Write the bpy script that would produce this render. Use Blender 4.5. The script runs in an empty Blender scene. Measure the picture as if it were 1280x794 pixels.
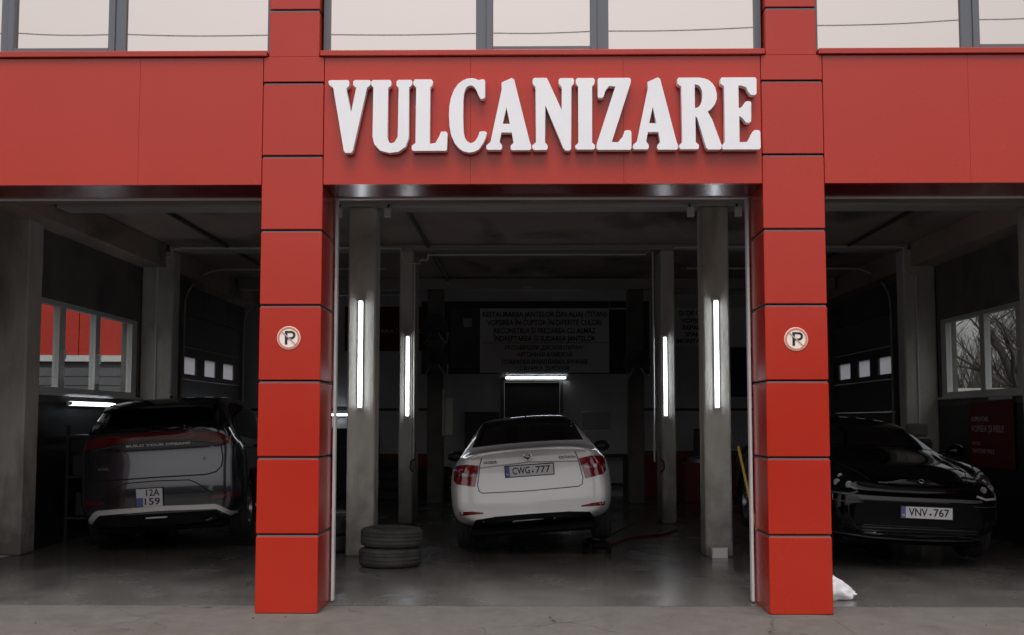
import bpy, bmesh, math, random
from mathutils import Vector, Matrix, noise
from mathutils.bvhtree import BVHTree
R = math.radians
random.seed(7)
scene = bpy.context.scene
C = scene.collection

# ------------------------------------------------------------------ camera, world, sun, exposure
cam_d = bpy.data.cameras.new('camera'); cam = bpy.data.objects.new('camera', cam_d); C.objects.link(cam)
scene.camera = cam
cam_d.sensor_width = 36; cam_d.lens = 43.59; cam_d.clip_end = 4000; cam_d.clip_start = .05
CY, CP = -0.01495, 0.08305
fw = Vector((math.sin(CY)*math.cos(CP), math.cos(CY)*math.cos(CP), math.sin(CP)))
rt = Vector((math.cos(CY), -math.sin(CY), 0)); up = rt.cross(fw)
m = Matrix((rt, up, -fw)).transposed().to_4x4(); m.translation = Vector((-.0948, -9.816, 1.5))
cam.matrix_world = m

w = bpy.data.worlds.new("World"); scene.world = w; w.use_nodes = True
nt = w.node_tree; bg = nt.nodes['Background']
sky = nt.nodes.new('ShaderNodeTexSky'); sky.sky_type = 'NISHITA'; sky.sun_disc = False
SUN_EL, SUN_AZ = 58, 183
sky.sun_elevation = R(SUN_EL); sky.sun_rotation = R(SUN_AZ); sky.dust_density = 4; sky.air_density = 1.2
hs = nt.nodes.new('ShaderNodeHueSaturation'); hs.inputs['Saturation'].default_value = .12
tint = nt.nodes.new('ShaderNodeMix'); tint.data_type = 'RGBA'; tint.blend_type = 'MULTIPLY'
tint.inputs[0].default_value = 1; tint.inputs[7].default_value = (1, .965, .965, 1)
nt.links.new(sky.outputs[0], hs.inputs['Color']); nt.links.new(hs.outputs[0], tint.inputs[6])
nt.links.new(tint.outputs[2], bg.inputs[0]); bg.inputs[1].default_value = .118
sd = bpy.data.lights.new('sun', 'SUN'); sd.energy = 1.0; sd.angle = R(30); sd.color = (1, .97, .95)
so = bpy.data.objects.new('sun', sd); C.objects.link(so)
az = R(SUN_AZ); sv = Vector((math.sin(az)*math.cos(R(SUN_EL)), math.cos(az)*math.cos(R(SUN_EL)), math.sin(R(SUN_EL))))
so.rotation_euler = sv.to_track_quat('Z', 'Y').to_euler()
scene.view_settings.view_transform = 'Standard'; scene.view_settings.look = 'None'
scene.view_settings.exposure = .33; scene.view_settings.gamma = 1
scene.render.engine = 'CYCLES'

# ------------------------------------------------------------------ materials
def mat(name, col, rough=.6, metal=0, coat=0, emis=None, es=0, spec=.5, trans=0):
    m = bpy.data.materials.new(name); m.use_nodes = True
    b = m.node_tree.nodes['Principled BSDF']
    b.inputs['Base Color'].default_value = (*col, 1); b.inputs['Roughness'].default_value = rough
    b.inputs['Metallic'].default_value = metal; b.inputs['Coat Weight'].default_value = coat
    b.inputs['Coat Roughness'].default_value = .04; b.inputs['Specular IOR Level'].default_value = spec
    b.inputs['Transmission Weight'].default_value = trans
    if emis: b.inputs['Emission Color'].default_value = (*emis, 1); b.inputs['Emission Strength'].default_value = es
    return m
def N(m, t): return m.node_tree.nodes.new(t)
def L(m, a, b): m.node_tree.links.new(a, b)
def noisy(name, c1, c2, rough=(.6, .9), scale=3, det=8, bump=.1, bscale=60, stretch=(1, 1, 1), metal=0, coat=0, stain=None, sscale=1.2, spec=.5, stain_lo=.5, stain_hi=.7, grime=0):
    m = mat(name, c1, rough[0], metal, coat, spec=spec); b = m.node_tree.nodes['Principled BSDF']
    tc = N(m, 'ShaderNodeTexCoord'); mp = N(m, 'ShaderNodeMapping'); mp.inputs['Scale'].default_value = stretch
    geo = N(m, 'ShaderNodeNewGeometry')
    L(m, geo.outputs['Position'], mp.inputs[0])
    n1 = N(m, 'ShaderNodeTexNoise'); n1.inputs['Scale'].default_value = scale; n1.inputs['Detail'].default_value = det
    n1.inputs['Roughness'].default_value = .62
    L(m, mp.outputs[0], n1.inputs['Vector'])
    cr = N(m, 'ShaderNodeValToRGB'); cr.color_ramp.elements[0].position = .32; cr.color_ramp.elements[1].position = .68
    cr.color_ramp.elements[0].color = (*c1, 1); cr.color_ramp.elements[1].color = (*c2, 1)
    L(m, n1.outputs[0], cr.inputs[0]); out = cr.outputs[0]
    if stain:
        n3 = N(m, 'ShaderNodeTexNoise'); n3.inputs['Scale'].default_value = sscale; n3.inputs['Detail'].default_value = 5
        n3.inputs['Distortion'].default_value = .6
        L(m, mp.outputs[0], n3.inputs['Vector'])
        r3 = N(m, 'ShaderNodeValToRGB'); r3.color_ramp.elements[0].position = stain_lo; r3.color_ramp.elements[1].position = stain_hi
        L(m, n3.outputs[0], r3.inputs[0])
        mx = N(m, 'ShaderNodeMix'); mx.data_type = 'RGBA'; L(m, r3.outputs[0], mx.inputs[0])
        L(m, out, mx.inputs[6]); mx.inputs[7].default_value = (*stain, 1); out = mx.outputs[2]
    if grime:      # splash dirt near the ground, ragged edge
        sx = N(m, 'ShaderNodeSeparateXYZ'); L(m, geo.outputs['Position'], sx.inputs[0])
        n4 = N(m, 'ShaderNodeTexNoise'); n4.inputs['Scale'].default_value = 5; n4.inputs['Detail'].default_value = 6
        L(m, geo.outputs['Position'], n4.inputs['Vector'])
        ma = N(m, 'ShaderNodeMath'); ma.operation = 'MULTIPLY_ADD'; ma.inputs[1].default_value = -1.1
        L(m, n4.outputs[0], ma.inputs[0]); L(m, sx.outputs[2], ma.inputs[2])
        mr = N(m, 'ShaderNodeMapRange'); mr.inputs[1].default_value = -.5; mr.inputs[2].default_value = grime; mr.inputs[3].default_value = .75; mr.inputs[4].default_value = 0
        L(m, ma.outputs[0], mr.inputs[0])
        mx = N(m, 'ShaderNodeMix'); mx.data_type = 'RGBA'; L(m, mr.outputs[0], mx.inputs[0])
        L(m, out, mx.inputs[6]); mx.inputs[7].default_value = (.06, .053, .045, 1); out = mx.outputs[2]
    L(m, out, b.inputs['Base Color'])
    rr = N(m, 'ShaderNodeMapRange'); rr.inputs[3].default_value = rough[0]; rr.inputs[4].default_value = rough[1]
    rr.inputs[1].default_value = .3; rr.inputs[2].default_value = .7
    n2 = N(m, 'ShaderNodeTexNoise'); n2.inputs['Scale'].default_value = scale*.6; n2.inputs['Detail'].default_value = 6
    L(m, mp.outputs[0], n2.inputs['Vector']); L(m, n2.outputs[0], rr.inputs[0]); L(m, rr.outputs[0], b.inputs['Roughness'])
    if bump:
        nb = N(m, 'ShaderNodeTexNoise'); nb.inputs['Scale'].default_value = bscale; nb.inputs['Detail'].default_value = 6
        L(m, mp.outputs[0], nb.inputs['Vector'])
        bp = N(m, 'ShaderNodeBump'); bp.inputs['Strength'].default_value = bump; bp.inputs['Distance'].default_value = .02
        L(m, nb.outputs[0], bp.inputs['Height']); L(m, bp.outputs[0], b.inputs['Normal'])
    return m
M = {}
M['red'] = noisy('red_composite_panel', (.40, .018, .0055), (.43, .0215, .007), (.20, .30), 1.2, 5, 0, 1.0, spec=.55, stain=(.40, .021, .009), sscale=.6, stain_lo=.3, stain_hi=.85)
M['redcap'] = mat('red_folded_metal', (.38, .02, .008), .35, spec=.6)
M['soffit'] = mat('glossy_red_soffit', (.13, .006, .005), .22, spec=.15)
M['joint'] = mat('grey_joint_profile', (.13, .115, .125), .5)
M['whitetrim'] = noisy('white_door_trim', (.62, .60, .60), (.72, .70, .70), (.4, .5), 4)
M['frame'] = mat('dark_grey_window_frame', (.11, .12, .14), .4)
M['letter'] = noisy('white_letter_face', (.80, .80, .84), (.86, .86, .88), (.35, .45), 3, bump=0)
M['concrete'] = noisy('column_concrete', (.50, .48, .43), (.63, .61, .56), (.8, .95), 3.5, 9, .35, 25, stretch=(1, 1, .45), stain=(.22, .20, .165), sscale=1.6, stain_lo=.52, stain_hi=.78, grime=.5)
M['beam'] = noisy('beam_concrete', (.36, .35, .34), (.44, .43, .41), (.8, .95), 2, bump=.2)
M['ceiling'] = noisy('ceiling_slab', (.36, .285, .245), (.47, .37, .32), (.8, .95), 1.1, 8, .2, stretch=(1, .5, 1), stain=(.10, .085, .075), sscale=.8)
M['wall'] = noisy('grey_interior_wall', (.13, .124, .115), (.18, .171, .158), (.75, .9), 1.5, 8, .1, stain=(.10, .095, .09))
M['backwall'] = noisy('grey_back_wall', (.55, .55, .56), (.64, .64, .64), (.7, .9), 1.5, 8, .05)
M['floor'] = noisy('workshop_floor', (.125, .118, .110), (.165, .157, .147), (.12, .34), 1.6, 12, .06, 45, stretch=(1.3, .8, 1), stain=(.065, .06, .056), sscale=1.0, stain_lo=.45, stain_hi=.80)
M['apron'] = noisy('concrete_apron', (.13, .120, .109), (.16, .149, .136), (.7, .95), 5, 12, .3, 60, stretch=(1.3, .8, 1), stain=(.115, .102, .09), sscale=2.4, stain_lo=.5, stain_hi=.8)
# thin cracks in the apron concrete
_m = M['apron']; _b = _m.node_tree.nodes['Principled BSDF']; _src = _b.inputs['Base Color'].links[0].from_socket
_g = N(_m, 'ShaderNodeNewGeometry'); _n = N(_m, 'ShaderNodeTexNoise'); _n.inputs['Scale'].default_value = 3; _n.inputs['Detail'].default_value = 6
L(_m, _g.outputs['Position'], _n.inputs['Vector'])
_a = N(_m, 'ShaderNodeVectorMath'); _a.operation = 'MULTIPLY_ADD'; _a.inputs[1].default_value = (.35, .35, .35)
L(_m, _n.outputs['Color'], _a.inputs[0]); L(_m, _g.outputs['Position'], _a.inputs[2])
_v = N(_m, 'ShaderNodeTexVoronoi'); _v.feature = 'DISTANCE_TO_EDGE'; _v.inputs['Scale'].default_value = .9; L(_m, _a.outputs[0], _v.inputs['Vector'])
_r = N(_m, 'ShaderNodeMapRange'); _r.inputs[1].default_value = .002; _r.inputs[2].default_value = .008; _r.inputs[3].default_value = 1; _r.inputs[4].default_value = 0; L(_m, _v.outputs['Distance'], _r.inputs[0])
_n2 = N(_m, 'ShaderNodeTexNoise'); _n2.inputs['Scale'].default_value = .8; L(_m, _g.outputs['Position'], _n2.inputs['Vector'])
_r2 = N(_m, 'ShaderNodeMapRange'); _r2.inputs[1].default_value = .5; _r2.inputs[2].default_value = .62; _r2.inputs[4].default_value = .8; L(_m, _n2.outputs[0], _r2.inputs[0])
_k = N(_m, 'ShaderNodeMath'); _k.operation = 'MULTIPLY'; L(_m, _r.outputs[0], _k.inputs[0]); L(_m, _r2.outputs[0], _k.inputs[1])
_x = N(_m, 'ShaderNodeMix'); _x.data_type = 'RGBA'; L(_m, _k.outputs[0], _x.inputs[0]); L(_m, _src, _x.inputs[6]); _x.inputs[7].default_value = (.03, .027, .025, 1); L(_m, _x.outputs[2], _b.inputs['Base Color'])
M['asphalt'] = noisy('asphalt', (.045, .045, .046), (.065, .064, .063), (.8, .95), 5, 8, .3, 80)
M['tube'] = mat('tube_light', (1, 1, 1), .5, emis=(.86, .92, 1), es=7)
M['plastic_white'] = mat('white_plastic', (.6, .6, .58), .45)
M['pvc'] = mat('pvc_window_frame', (.60, .60, .59), .4)
M['metal'] = mat('galvanised_metal', (.42, .42, .42), .45, 1)
M['cable'] = mat('pale_conduit', (.75, .73, .68), .5)
M['black'] = mat('black_plastic', (.012, .012, .013), .45)
M['matte'] = mat('matt_black_plastic', (.004, .004, .004), .7, spec=.12)
M['dark'] = mat('dark_grey_plastic', (.03, .03, .032), .55)
M['rubber'] = noisy('dusty_tyre_rubber', (.035, .034, .033), (.075, .072, .068), (.7, .9), 9, 6, .15, 60)
M['door'] = mat('grey_sectional_door', (.16, .16, .165), .45)
M['dado'] = noisy('red_wall_paint', (.22, .018, .015), (.26, .022, .018), (.5, .7), 2)
M['blue'] = mat('blue_poster', (.01, .015, .10), .5)
M['chrome'] = mat('chrome', (.75, .75, .76), .12, 1)
M['silver'] = mat('silver_trim', (.62, .61, .60), .4, .5)
M['greytrim'] = mat('smoked_chrome_trim', (.06, .06, .063), .45, .4)
M['rim'] = mat('wheel_rim', (.35, .35, .36), .3, .9)
M['ink'] = mat('black_ink', (.01, .01, .012), .6)
M['plate'] = mat('plate_white', (.62, .62, .64), .4)
M['plateblue'] = mat('plate_blue', (.10, .12, .30), .4)
M['yellow'] = noisy('yellow_painted_wood', (.52, .33, .06), (.62, .42, .10), (.5, .7), 8)
M['bag'] = noisy('white_polythene', (.72, .73, .76), (.80, .81, .83), (.3, .5), 6, bump=.3, bscale=14)
M['banner'] = noisy('banner_cloth', (.78, .78, .77), (.86, .86, .85), (.5, .7), 2, bump=.2, bscale=3)
M['redboard'] = mat('red_sign_board', (.13, .006, .008), .35)
M['darkcloth'] = mat('dark_red_cloth', (.14, .006, .008), .7)
M['mauve'] = mat('pale_sign_lettering', (.55, .48, .6), .5)
M['jack'] = mat('red_hose', (.35, .02, .015), .4)
M['whitepaint'] = mat('white_car_paint', (.87, .87, .87), .32, 0, 1)
M['greypaint'] = mat('graphite_car_paint', (.026, .026, .033), .2, .5, 1)
M['blackpaint'] = mat('black_car_paint', (.0015, .0015, .002), .05, 0, 0, spec=.26)
M['carglass'] = mat('tinted_car_glass', (.003, .003, .004), .03, 0, 0, spec=.4)
M['dimred'] = mat('smoked_red_lens', (.09, .003, .005), .14, 0, 1)
M['redlens'] = mat('red_lens', (.20, .003, .006), .12, 0, 1)
M['darkred'] = mat('dark_red_lens', (.10, .003, .006), .10, 0, 1)
M['clearlens'] = mat('clear_lens', (.22, .18, .19), .12, .4, 1)
M['glasslens'] = mat('headlamp_lens', (.26, .27, .28), .08, .6, 1)
M['seam'] = mat('panel_gap', (.006, .006, .006), .9)
M['bark'] = noisy('bark', (.05, .043, .036), (.09, .08, .068), (.8, .95), 8, bump=.4)
M['twig'] = mat('twigs', (.07, .06, .05), .9)
M['wallwhite'] = mat('whitewashed_wall', (.5, .5, .48), .8)
M['louver'] = noisy('grey_roller_door', (.08, .08, .085), (.10, .10, .105), (.4, .6), 1, bump=0)
M['wire'] = mat('black_cable', (.01, .01, .01), .7)
# mirror film glass of the upper storey
g = mat('reflective_window_glass', (.63, .575, .54), .015, 1); M['mirror'] = g
# clear window glass
def clear_glass(name, f, rough=.0, tcol=(.86, .9, .9)):
    m = bpy.data.materials.new(name); m.use_nodes = True; t = m.node_tree
    t.nodes.clear(); o = t.nodes.new('ShaderNodeOutputMaterial'); mx = t.nodes.new('ShaderNodeMixShader')
    tr = t.nodes.new('ShaderNodeBsdfTransparent'); tr.inputs[0].default_value = (*tcol, 1)
    gl = t.nodes.new('ShaderNodeBsdfGlossy'); gl.inputs['Roughness'].default_value = rough
    mx.inputs[0].default_value = f
    t.links.new(tr.outputs[0], mx.inputs[1]); t.links.new(gl.outputs[0], mx.inputs[2]); t.links.new(mx.outputs[0], o.inputs[0])
    return m
M['glass'] = clear_glass('clear_window_glass', .06, tcol=(.84, .86, .86))
fr = bpy.data.materials.new('frosted_pane'); fr.use_nodes = True; t = fr.node_tree; t.nodes.clear()
o_ = t.nodes.new('ShaderNodeOutputMaterial'); tl = t.nodes.new('ShaderNodeBsdfTranslucent'); tl.inputs[0].default_value = (.75, .75, .78, 1)
t.links.new(tl.outputs[0], o_.inputs[0]); M['frosted'] = fr

# ------------------------------------------------------------------ helpers
def link(name, me, mt=None, parent=None, smooth=False):
    o = bpy.data.objects.new(name, me); C.objects.link(o)
    if mt is not None and not me.materials: me.materials.append(M[mt] if isinstance(mt, str) else mt)
    if smooth:
        for p in me.polygons: p.use_smooth = True
    if parent is not None: o.parent = parent
    return o
def obj(name, bm, mt, parent=None, smooth=False, angle=None):
    me = bpy.data.meshes.new(name); bmesh.ops.recalc_face_normals(bm, faces=bm.faces[:]) if bm.faces else None
    bm.to_mesh(me); bm.free()
    if angle is not None:
        me.polygons.foreach_set('use_smooth', [True]*len(me.polygons)); me.set_sharp_from_angle(angle=R(angle))
    return link(name, me, mt, parent, smooth)
def tag(o, label, cat, group=None, kind=None):
    if label: o['label'] = label
    if cat: o['category'] = cat
    if group: o['group'] = group
    if kind: o['kind'] = kind
    return o
def thing(name, label, cat, loc=(0, 0, 0), rz=0, group=None):
    o = bpy.data.objects.new(name, None); C.objects.link(o); o.location = loc; o.rotation_euler = (0, 0, rz)
    o.empty_display_size = .1
    return tag(o, label, cat, group)
def box(bm, x0, x1, y0, y1, z0, z1, bev=0, mtx=None):
    r = bmesh.ops.create_cube(bm, size=1)
    vs = r['verts']
    for v in vs:
        v.co = Vector(((x0+x1)/2+v.co.x*(x1-x0), (y0+y1)/2+v.co.y*(y1-y0), (z0+z1)/2+v.co.z*(z1-z0)))
        if mtx is not None: v.co = mtx @ v.co
    if bev:
        es = {e for v in vs for e in v.link_edges}
        bmesh.ops.bevel(bm, geom=list(es), offset=bev, segments=1, affect='EDGES')
    return vs
def bx(name, mt, x0, x1, y0, y1, z0, z1, parent=None, bev=0):
    bm = bmesh.new(); box(bm, x0, x1, y0, y1, z0, z1, bev); return obj(name, bm, mt, parent)
def struct(o): o['kind'] = 'structure'; return o
def tube(bm, pts, r, seg=8, cap=True):
    pts = [Vector(p) for p in pts]; rings = []
    n = len(pts); rr = r if isinstance(r, (list, tuple)) else [r]*n
    ref = None
    for i, p in enumerate(pts):
        d = (pts[min(i+1, n-1)]-pts[max(i-1, 0)]).normalized()
        if ref is None: ref = d.orthogonal().normalized()
        a = (ref - d*ref.dot(d)); a = a.normalized() if a.length > 1e-6 else d.orthogonal().normalized()
        ref = a; b = d.cross(a)
        rings.append([bm.verts.new(p+(a*math.cos(2*math.pi*k/seg)+b*math.sin(2*math.pi*k/seg))*rr[i]) for k in range(seg)])
    for i in range(n-1):
        for k in range(seg):
            bm.faces.new((rings[i][k], rings[i][(k+1) % seg], rings[i+1][(k+1) % seg], rings[i+1][k]))
    if cap:
        bm.faces.new(rings[0][::-1]); bm.faces.new(rings[-1])
def tubeobj(name, pts, r, mt, parent=None, seg=8):
    bm = bmesh.new(); tube(bm, pts, r, seg); return obj(name, bm, mt, parent, angle=50)
def lathe(bm, prof, seg=32, axis='X', closed=True):
    rings = []
    for (a, r) in prof:
        ring = []
        for k in range(seg):
            t = 2*math.pi*k/seg; c, s = r*math.cos(t), r*math.sin(t)
            ring.append(bm.verts.new({'X': (a, c, s), 'Y': (c, a, s), 'Z': (c, s, a)}[axis]))
        rings.append(ring)
    n = len(rings)
    for i in range(n if closed else n-1):
        A, B = rings[i], rings[(i+1) % n]
        for k in range(seg): bm.faces.new((A[k], A[(k+1) % seg], B[(k+1) % seg], B[k]))
    if not closed:
        for ring in (rings[0], rings[-1]):
            if (ring[0].co-ring[seg//2].co).length > 1e-4: bm.faces.new(ring)
def extrude_poly(bm, polys, y0, y1, bev=0):
    """polys: outer polygon and holes in (x, z); solid between y0 (front) and y1"""
    from mathutils.geometry import tessellate_polygon
    vec = [[Vector((x, z, 0)) for x, z in p] for p in polys]
    flat = [v for p in vec for v in p]; tris = tessellate_polygon(vec)
    F = [bm.verts.new((v.x, y0, v.y)) for v in flat]; B = [bm.verts.new((v.x, y1, v.y)) for v in flat]
    for a, b, c in tris:
        bm.faces.new((F[a], F[b], F[c])); bm.faces.new((B[c], B[b], B[a]))
    i = 0
    for p in vec:
        n = len(p)
        for k in range(n):
            bm.faces.new((F[i+k], F[i+(k+1) % n], B[i+(k+1) % n], B[i+k]))
        i += n
def text(name, body, size, mt, parent, loc, rot=(R(90), 0, 0), depth=.001, width=None, align='CENTER', bold=0, space=1.0):
    cu = bpy.data.curves.new(name, 'FONT'); cu.body = body; cu.size = size; cu.extrude = depth; cu.align_x = align
    cu.align_y = 'CENTER'; cu.offset = bold; cu.space_character = space; cu.resolution_u = 3
    o = bpy.data.objects.new(name+'_tmp', cu); C.objects.link(o)
    bpy.context.view_layer.update()
    me = bpy.data.meshes.new_from_object(o.evaluated_get(bpy.context.evaluated_depsgraph_get()))
    C.objects.unlink(o); bpy.data.objects.remove(o)
    me.name = name; me.materials.clear()
    if width:
        xs = [v.co.x for v in me.vertices]; k = width/(max(xs)-min(xs))
        for v in me.vertices: v.co.x *= k
    n = link(name, me, mt, parent); n.location = loc; n.rotation_euler = rot
    return n
def sub(me_obj, levels=2):
    md = me_obj.modifiers.new('s', 'SUBSURF'); md.levels = levels; md.render_levels = levels
def bake(o):
    bpy.context.view_layer.update()
    dg = bpy.context.evaluated_depsgraph_get()
    me = bpy.data.meshes.new_from_object(o.evaluated_get(dg)); o.modifiers.clear(); old = o.data; o.data = me
    me.name = o.name

# ------------------------------------------------------------------ ground
struct(bx('ground', 'asphalt', -400, 400, -400, 400, -1.0, -.06))
# apron slabs, each its own piece
ap = thing('pavement', None, None); ap['kind'] = 'structure'
xs = [-14, -7, 2.2, 11, 16]
for j, (ya, yb) in enumerate(((-1.9, .425), (-4.3, -1.906))):
    for i in range(len(xs)-1):
        o = bx('slab', 'apron', xs[i]+.003, xs[i+1], ya, yb-.006, -.3, -.002-random.random()*.003, ap, .004)
struct(bx('floor', 'floor', -5.9, 5.9, .43, 15.2, -.3, 0))

# ------------------------------------------------------------------ facade
P = .603; WO, WI = 2.2545, 1.763; RD = .604; ZS = 3.392; ZC = 4.44
def pillar(sgn, a, b, label):
    t = thing('clad_pillar', label, 'pillar', (sgn*(a+b)/2, 0, 0), group='red clad pillars')
    h = (b-a)/2; nh = .041
    bm = bmesh.new(); box(bm, -h+.024, h-.024, .024, RD-.01, 0, ZC-.003); obj('core', bm, 'matte', t)
    bx('core', 'matte', -h+nh+.024, h-nh-.024, .03, RD-.01, ZC, 6.6, t)
    for i in range(1, 10):
        hh = h if i < 8 else h-nh
        bx('joint_profile', 'joint', -hh+.007, hh-.007, .009, RD-.012, i*P-.0105, i*P+.0015, t)
    for i in range(11):
        z0, z1 = i*P+(.0 if i == 0 else .013), (i+1)*P-.011
        bm = bmesh.new()
        if i < 7: box(bm, -h, h, 0, RD, z0, z1, .005)
        elif i == 7:
            box(bm, -h, h, 0, RD, z0, ZC-.002, .004); box(bm, -h+nh, h-nh, .006, RD, ZC, z1, .004)
        else: box(bm, -h+nh, h-nh, .006, RD, z0, z1, .005)
        obj('panel', bm, 'red', t)
    return t
pl = pillar(-1, WI, WO, 'red panelled pillar with parking sign, left of the middle bay beside the stacked tyres')
pr = pillar(1, WI, WO, 'red panelled pillar with parking sign, right of the middle bay beside the white bag')
pillar(-1, 5.76, 6.25, 'red panelled corner pillar at the far left end of the facade')
pillar(1, 5.76, 6.25, 'red panelled corner pillar at the far right end of the facade')

fa = thing('facade_fascia', 'broad red panelled fascia above the three garage bays', 'fascia')
def run(x0, x1, seams):
    e = [x0+.004]+seams+[x1-.004]
    for i in range(len(e)-1):
        bx('panel', 'red', e[i]+.0004, e[i+1]-.0004, .004, .05, ZS, ZC-.004, fa, .0012)
    bx('core', 'joint', x0, x1, .055, RD-.01, ZS+.03, 4.3, fa)
    s = [x0+.002]+[v for v in seams]+[x1-.002]
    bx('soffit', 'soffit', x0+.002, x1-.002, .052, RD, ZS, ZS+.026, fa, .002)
    bx('cap_flashing', 'redcap', x0-.03, x1+.03, -.03, .14, ZC, ZC+.046, fa, .004)
    bx('door_head_trim', 'whitetrim', x0, x1, RD+.002, RD+.05, ZS-.012, ZS+.02, fa, .003)
run(-WI, WI, [-.576, .655])
run(-5.76, -WO, [-4.5, -3.259])
run(WO, 5.76, [3.421, 4.6])

wn_i = 0
def win(x0, x1, parts, label):
    t = thing('upper_window', label, 'window', ((x0+x1)/2, .12, ZC+.046), group='upper floor windows'); c = (x0+x1)/2
    z0, z1 = 0, 1.65
    bm = bmesh.new(); fr_ = .07
    box(bm, x0-c, x0-c+.052, 0, .07, z0, z1); box(bm, x1-c-.052, x1-c, 0, .07, z0, z1); box(bm, x0-c+.052, x1-c-.052, 0, .07, z1-.07, z1)
    box(bm, x0-c+.052, x1-c-.052, .002, .068, z0-.09, z0)
    obj('frame', bm, 'frame', t)
    for k, (a, b, sash) in enumerate(parts):
        a -= c; b -= c
        if sash:
            bm = bmesh.new(); box(bm, a, a+.055, -.018, .05, z0+.015, z1-.07, .004); box(bm, b-.055, b, -.018, .05, z0+.015, z1-.07, .004)
            box(bm, a+.055, b-.055, -.018, .05, z0+.015, z0+.068, .004); box(bm, a+.055, b-.055, -.018, .05, z1-.14, z1-.07, .004)
            obj('sash', bm, 'frame', t); a += .055; b -= .055; zz = z0+.068
        else: zz = z0
        # slightly bulging reflective pane
        bm = bmesh.new(); nx = 16; nz = 10; zt = z1-.07; rows = []
        bow = -.0005-.0004*random.random(); tl_ = (random.random()-.5)*.0015
        for j in range(nz+1):
            rows.append([bm.verts.new((a+(b-a)*i/nx, .03-bow*(1-(2*i/nx-1)**2)*(1-.6*(2*j/nz-1)**2)+tl_*i/nx, zz+(zt-zz)*j/nz)) for i in range(nx+1)])
        for j in range(nz):
            for i in range(nx): bm.faces.new((rows[j][i], rows[j][i+1], rows[j+1][i+1], rows[j+1][i]))
        ret = bmesh.ops.extrude_face_region(bm, geom=bm.faces[:])
        for v in ret['geom']:
            if isinstance(v, bmesh.types.BMVert): v.co.y += .008
        obj('pane', bm, 'mirror', t, angle=40)
    bm = bmesh.new()
    for (a, b) in [(parts[i][1], parts[i+1][0]) for i in range(len(parts)-1)]:
        box(bm, a-c+.001, b-c-.001, 0, .07, z0, z1-.07)
    obj('mullion', bm, 'frame', t)
win(-1.79, 1.79, [(-1.738, -.54, 0), (-.454, .452, 1), (.548, 1.738, 0)], 'upper window of three panes directly above the white letters')
win(-5.76, -2.20, [(-5.7, -4.46, 0), (-4.40, -3.51, 1), (-3.426, -2.252, 0)], 'upper window of three panes above the left bay')
win(2.20, 5.76, [(2.252, 3.42, 0), (3.51, 4.40, 1), (4.46, 5.7, 0)], 'upper window of three panes above the right bay')
up_ = thing('upper_storey', 'unseen red upper wall and roof of the garage, added above the windows to block light', 'building')  # out of view, extended upwards to block light
bx('wall', 'red', -6.25, 6.25, .05, .5, 6.14, 6.9, up_)
bx('backing', 'dark', -6.2, 6.2, .25, .5, 4.49, 6.12, up_)
bx('side_wall', 'red', -6.25, -5.91, .62, 15.4, 4.4, 6.9, up_); bx('side_wall', 'red', 5.91, 6.25, .62, 15.4, 4.4, 6.9, up_)
bx('rear_wall', 'red', -5.9, 5.9, 15.2, 15.4, 4.4, 6.9, up_); bx('roof', 'asphalt', -5.9, 5.9, .51, 15.19, 6.5, 6.7, up_)

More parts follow.
